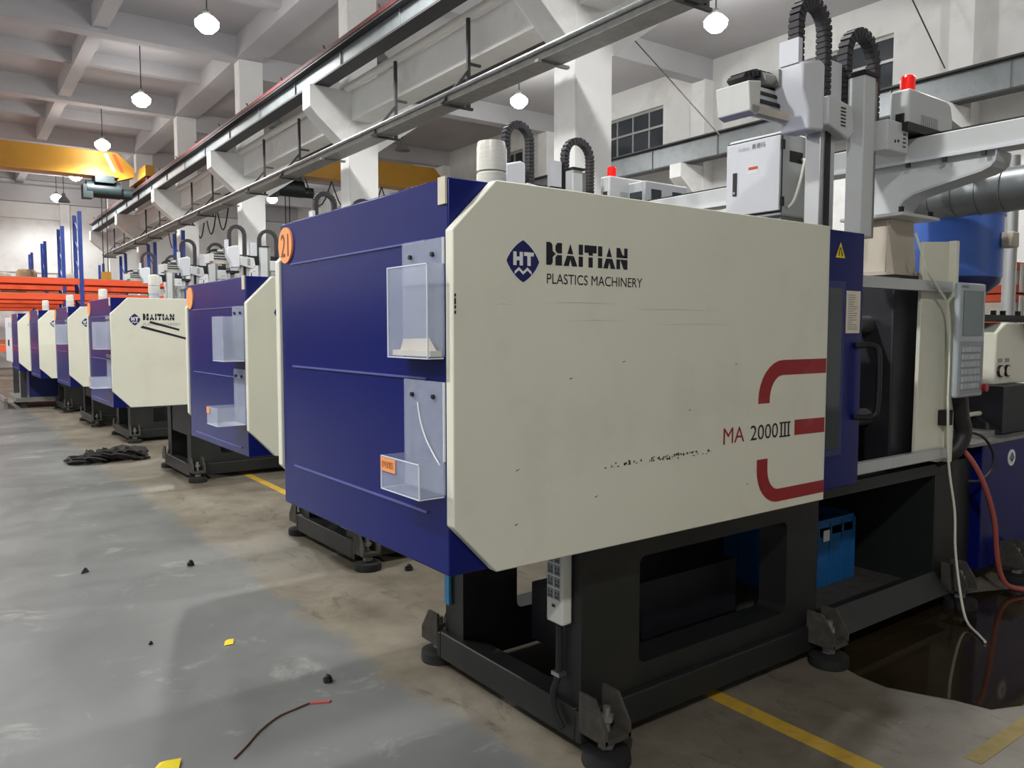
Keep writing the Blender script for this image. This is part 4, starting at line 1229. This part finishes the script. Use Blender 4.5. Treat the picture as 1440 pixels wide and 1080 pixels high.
rack(36.0, 'blue and orange pallet rack against the far end wall', VL, 4.5)
rr = random.Random(5)
for k in range(10):
    v = (-4.5, -3.7, -2.95, -1.8, -1.05, -0.3, 0.9, 1.65, 2.4, 3.6)[k]
    h = rr.uniform(0.5, 0.75)
    tag(MB().lathe([(0.29, 0), (0.32, 0.1), (0.31, h-0.1), (0.24, h)], (v, 31.65, 2.824), 10).build('wrapped_sack', 'wrapped_goods' if k % 2 else 'carton', base=(v, 31.65, 2.824), bld=True, bevel=0.0),
        'brown wrapped sack on the top deck of the third rack', 'sack', 'wrapped sacks on the third rack')
for k in range(8):
    v = (-4.8, -4.0, -3.1, -2.15, -1.3, -0.4, 0.5, 1.4)[k]
    tag(MB().box(v, v+0.6, 26.7, 27.0, 2.434, 2.6+0.02*(k % 3)).build('carton', 'carton', base=(v, 26.85, 2.434), bld=True, bevel=0.01), 'brown carton on the middle deck of the second rack', 'carton', 'cartons on the second rack')

# ------------------------------------------------------------------ crates
def crate(x, y, z, lx, ly, lz, m, name, label, rz=0.0, group=None):
    r = empty(name, (x, y, z), label, 'crate', group, rz=rz)
    t = 0.012
    MB().box(-lx/2, lx/2, -ly/2, ly/2, 0, t).build('bottom', m, r)
    for s in (-1, 1):
        w = MB()
        zz = 0.0
        # slatted side: rows and posts
        for k in range(4):
            z0 = lz*k/4; w.box(-lx/2, lx/2, s*ly/2-t/2, s*ly/2+t/2, z0, z0 + lz*0.12)
        w.box(-lx/2, lx/2, s*ly/2-t/2, s*ly/2+t/2, lz*0.62, lz*0.95)
        for k in range(6):
            xx = -lx/2 + lx*k/5; w.box(xx-0.008, xx+0.008, s*ly/2-t, s*ly/2+t, 0, lz)
        w.box(-lx/2, lx/2, s*ly/2-0.003, s*ly/2+0.003, 0, lz)
        w.build('long_side', m, r)
        w = MB()
        for k in range(4):
            z0 = lz*k/4; w.box(s*lx/2-t/2, s*lx/2+t/2, -ly/2, ly/2, z0, z0 + lz*0.12)
        for k in range(5):
            yy_ = -ly/2 + ly*k/4; w.box(s*lx/2-t, s*lx/2+t, yy_-0.008, yy_+0.008, 0, lz)
        w.box(s*lx/2-0.003, s*lx/2+0.003, -ly/2, ly/2, 0, lz)
        w.build('short_side', m, r)
    rim = MB()
    for s in (-1, 1):
        rim.box(-lx/2-0.015, lx/2+0.015, s*ly/2-0.015, s*ly/2+0.015, lz-0.02, lz)
        rim.box(s*lx/2-0.015, s*lx/2+0.015, -ly/2-0.015, ly/2+0.015, lz-0.02, lz)
    rim.build('rim', m, r)
    return r
c1 = crate(3.9, 2.62, 0.112, 0.58, 0.42, 0.37, 'crate_blue', 'plastic_crate', 'blue slatted plastic crate with white label under the mould area')
MB().flat([(-0.02, 0.25), (0.04, 0.25), (0.04, 0.31), (-0.02, 0.31)], 'y', -0.224).build('paper_label', 'white_ink', c1)
crate(3.55, 3.6, 0.0, 0.58, 0.42, 0.34, 'crate_blue', 'plastic_crate', 'blue slatted plastic crate on the floor between the first two machines')
crate(3.55, 3.6, 0.345, 0.56, 0.40, 0.3, 'crate_blue', 'plastic_crate', 'blue slatted plastic crate stacked upon the floor crate between machines')

# orange-white crate stack on a table in the gap behind
tb = (9.8, 3.85, 0)
t = empty('work_table', tb, 'dark steel table under the orange and white crates', 'table')
MB().box(9.2, 10.5, 3.55, 4.15, 1.5, 1.56).build('table_top', 'runway_dark', t, base=tb)
for x in (9.25, 10.4):
    for y in (3.6, 4.08):
        MB().box(x, x+0.05, y, y+0.05, 0, 1.5).build('leg', 'runway_dark', t, base=tb)
def slat_box(x, z, label, h=0.3):
    b = (x, 3.85, z)
    r = empty('stacking_crate', b, label, 'crate', 'orange and white crates on the steel table')
    MB().box(x-0.28, x+0.28, 3.6, 4.1, z, z+0.09).build('base_tray', 'crate_orange', r, base=b, bevel=0.01)
    MB().box(x-0.27, x+0.27, 3.61, 4.09, z+0.09, z+h-0.09).build('goods', 'wrapped_goods', r, base=b)
    MB().box(x-0.28, x+0.28, 3.6, 4.1, z+h-0.09, z+h-0.005).build('top_tray', 'crate_orange', r, base=b, bevel=0.01)
    for k in range(6):
        xx = x - 0.2 + k*0.09
        MB().box(xx, xx+0.05, 3.585, 3.6, z+0.01, z+h-0.02).build('slat', 'crate_white', r, base=b)
    return r
for k in range(2):
    for i in range(2):
        slat_box(9.56 + i*0.6, 1.562 + k*0.335, 'orange-trayed crate with white slats, %s of the stack %s the blue hopper' % (('lower', 'upper')[k], ('next to', 'away from')[i]), 0.33)

# ------------------------------------------------------------------ cables, hose
tag(MB().curve([(3.97, 2.0, 1.98), (4.0, 1.98, 1.88), (4.05, 1.97, 1.79), (4.16, 1.975, 1.72), (4.28, 1.975, 1.62), (4.305, 1.97, 1.4), (4.31, 1.97, 1.1),
               (4.33, 1.965, 0.8), (4.36, 1.94, 0.55), (4.34, 1.92, 0.35), (4.30, 1.87, 0.14), (4.22, 1.8, 0.03), (4.12, 1.70, 0.012), (4.05, 1.64, 0.012)], 0.0065, 8).build('white_cable', 'cable_white', base=(4.05, 1.64, 0)),
    'loose white cable hanging down the guard plate to the wet floor', 'cable')
tag(MB().curve([(4.6, 2.06, 0.88), (4.63, 1.99, 0.8), (4.69, 1.94, 0.66), (4.79, 1.92, 0.45), (4.86, 1.92, 0.2), (4.93, 1.9, 0.06), (5.02, 1.83, 0.023), (5.08, 1.72, 0.023)], 0.014, 8).build('red_hose', 'hose_red', base=(5.1, 1.98, 0)),
    'dull red rubber hose drooping in front of the blue base', 'hose')
tag(MB().curve([(4.6, 2.1, 0.94), (4.75, 2.0, 0.92), (4.86, 1.97, 0.82), (4.86, 1.97, 0.72), (4.78, 1.99, 0.66), (4.68, 2.02, 0.66)], 0.008, 8).build('black_cable', 'cable_dark', base=(4.6, 2.1, 0.66)),
    'thin black cable looping beside the red hose', 'cable')

# ------------------------------------------------------------------ floor marks and litter
def blob(cx, cy, rx, ry, n, seed, jag=0.2):
    q = random.Random(seed); ph = [q.uniform(0, 6.28) for _ in range(4)]
    out = []
    for i in range(n):
        t = 2*PI*i/n
        k = 1 + jag*(math.sin(2*t+ph[0])*0.5 + math.sin(3*t+ph[1])*0.35 + math.sin(5*t+ph[2])*0.25)
        out.append((cx + rx*k*math.cos(t), cy + ry*k*math.sin(t)))
    return out
struct(MB().box(2.5, 2.58, -3, 36, 0.0, 0.0015).build('floor_line', 'floor_yellow', bld=True), 'worn yellow painted line running under the machines')
struct(MB().box(2.9, 6.5, 1.17, 1.23, 0.0, 0.0015).build('floor_line', 'floor_yellow_worn', rz=0.0), 'faded yellow painted line crossing before the puddle')
pud = [(3.27, 1.93), (3.23, 1.80), (3.22, 1.68), (3.28, 1.55), (3.33, 1.45), (3.36, 1.33), (3.5, 1.27), (3.8, 1.28), (4.3, 1.3), (4.9, 1.35), (5.4, 1.5), (5.3, 1.8), (4.9, 1.98), (4.5, 2.12), (4.0, 2.16), (3.6, 2.1), (3.4, 2.0)]
tag(MB().prism(pud, 'z', 0.0, 0.003).build('oil_puddle', 'oil', base=(4, 1.7, 0), smooth=False), 'dark oily puddle spreading beside the machine step', 'puddle')

def rag_pile():
    b = (1.72, 10.15, 0)
    r = empty('strap_heap', b, 'heap of dark lifting straps lying on the aisle floor', 'straps')
    q = random.Random(21)
    def strap(pts, w, th, nm):
        m = MB()
        P = [Vector(p) for p in pts]
        vs = []; fs = []
        for i, p in enumerate(P):
            d = (P[min(i+1, len(P)-1)] - P[max(i-1, 0)]).normalized()
            s = d.cross(Vector((0, 0, 1))).normalized()
            tw = 0.9*math.sin(i*0.8)
            s2 = (s*math.cos(tw) + Vector((0, 0, 1))*math.sin(tw)).normalized()
            n2 = d.cross(s2).normalized()*th/2
            s2 = s2*w/2
            for v in (p-s2-n2, p+s2-n2, p+s2+n2, p-s2+n2): vs.append((v.x, v.y, max(0.004, v.z)))
        for i in range(len(P)-1):
            for k in range(4):
                j = (k+1) % 4
                fs.append((i*4+k, i*4+j, (i+1)*4+j, (i+1)*4+k))
        fs += [(3, 2, 1, 0), tuple((len(P)-1)*4+k for k in range(4))]
        m.add(vs, fs)
        m.build(nm, 'rag', r, base=b)
    for k in range(9):
        cx = 1.45 + k*0.07; cy = 10.15 + q.uniform(-0.08, 0.08); rx = q.uniform(0.1, 0.24); ry = q.uniform(0.08, 0.2)
        if k == 0: cx, rx, ry = 1.43, 0.1, 0.14
        pts = []
        for i in range(15):
            t = 2*PI*i/14 + q.uniform(-.1, .1)
            pts.append((cx + rx*math.cos(t), cy + ry*math.sin(t), 0.03 + 0.016*k*(0.6+0.4*math.sin(t*2)) * (1 if k < 6 else 0.6)))
        strap(pts, 0.07, 0.02, 'strap')
    strap([(1.9, 10.15, 0.06), (2.0, 10.1, 0.05), (2.1, 10.06, 0.03), (2.13, 10.0, 0.03), (2.06, 9.96, 0.03), (1.95, 10.0, 0.03)], 0.06, 0.02, 'strap')
    for k in range(4):
        c = (1.55 + 0.13*k, 10.12 + q.uniform(-.04, .04), 0)
        m = MB()
        n, mm = 10, 6
        vs = []; fs = []
        for i in range(n):
            for j in range(mm):
                t = 2*PI*i/n; f = (j/(mm-1))*PI/2
                k2 = 1 + q.uniform(-0.25, 0.25)
                vs.append((c[0] + 0.11*k2*math.cos(t)*math.cos(f), c[1] + 0.1*k2*math.sin(t)*math.cos(f), 0.002 + 0.13*k2*math.sin(f)))
        for i in range(n):
            for j in range(mm-1):
                i2 = (i+1) % n
                fs.append((i*mm+j, i2*mm+j, i2*mm+j+1, i*mm+j+1))
        m.add(vs, fs).build('folded_bundle', 'rag', r, base=b)
rag_pile()

def nut(x, y, s, label):
    m = MB().cyl((x, y, 0), (x, y, s*0.9), s, n=6).cyl((x, y, s*0.9), (x+s*0.3, y, s*1.5), s*0.55, n=10)
    tag(m.build('plug', 'black', base=(x, y, 0)), label, 'debris')
nut(1.353, 5.261, 0.022, 'small black plug on the grey aisle floor near the blue end panel')
nut(1.355, 3.137, 0.02, 'small black plug on the grey aisle floor near the power strip machine leg')
nut(2.422, 4.332, 0.025, 'small black plug under the overhang of the 21-disc machine')
nut(0.845, 4.031, 0.01, 'tiny black pellet on the open grey floor')
m = MB()
m.add([(1.12, 3.80, 0.002), (1.16, 3.79, 0.004), (1.175, 3.83, 0.014), (1.14, 3.85, 0.003), (1.145, 3.82, 0.02)], [(0,1,4),(1,2,4),(2,3,4),(3,0,4),(3,2,1,0)])
tag(m.build('yellow_scrap', 'yellow', base=(1.14, 3.82, 0)), 'small crumpled yellow scrap on the open grey floor', 'scrap')
m = MB()
m.add([(0.58, 2.83, 0.002), (0.66, 2.79, 0.004), (0.685, 2.85, 0.012), (0.62, 2.88, 0.003), (0.63, 2.84, 0.025)], [(0,1,4),(1,2,4),(2,3,4),(3,0,4),(3,2,1,0)])
tag(m.build('yellow_scrap', 'yellow', base=(0.63, 2.84, 0)), 'larger crumpled yellow scrap beside the brown wire', 'scrap')
tag(MB().curve([(1.212, 2.991, 0.004), (1.14, 2.975, 0.004), (1.066, 2.953, 0.004), (0.973, 2.885, 0.005), (0.9, 2.81, 0.004), (0.837, 2.751, 0.004)], 0.0035, 6).build('brown_wire', 'wire_brown', base=(1.06, 2.95, 0)),
    'thin brown wire curling on the grey floor', 'wire')
tag(MB().prism([(1.21, 2.985), (1.28, 2.95), (1.295, 2.965), (1.23, 2.998)], 'z', 0.0, 0.006).build('red_strip', 'hose_red', base=(1.25, 2.97, 0)), 'flat dark red strip lying at the end of the brown wire', 'scrap')
m = MB()
m.add([(0.76, 5.47, 0.002), (0.81, 5.49, 0.003), (0.80, 5.53, 0.02), (0.77, 5.52, 0.003), (0.785, 5.5, 0.03)], [(0,1,4),(1,2,4),(2,3,4),(3,0,4),(3,2,1,0)])
tag(m.build('dark_scrap', 'rag', base=(0.78, 5.5, 0)), 'small dark rag scrap on the open grey floor', 'scrap')
lamp(7.1, 14.3, 6.7, 'unlit bell-shaped lamp behind the runway beside the nearest column', lit=False)
lamp(7.1, 20.2, 6.7, 'unlit bell-shaped lamp behind the runway further down the column row', lit=False)
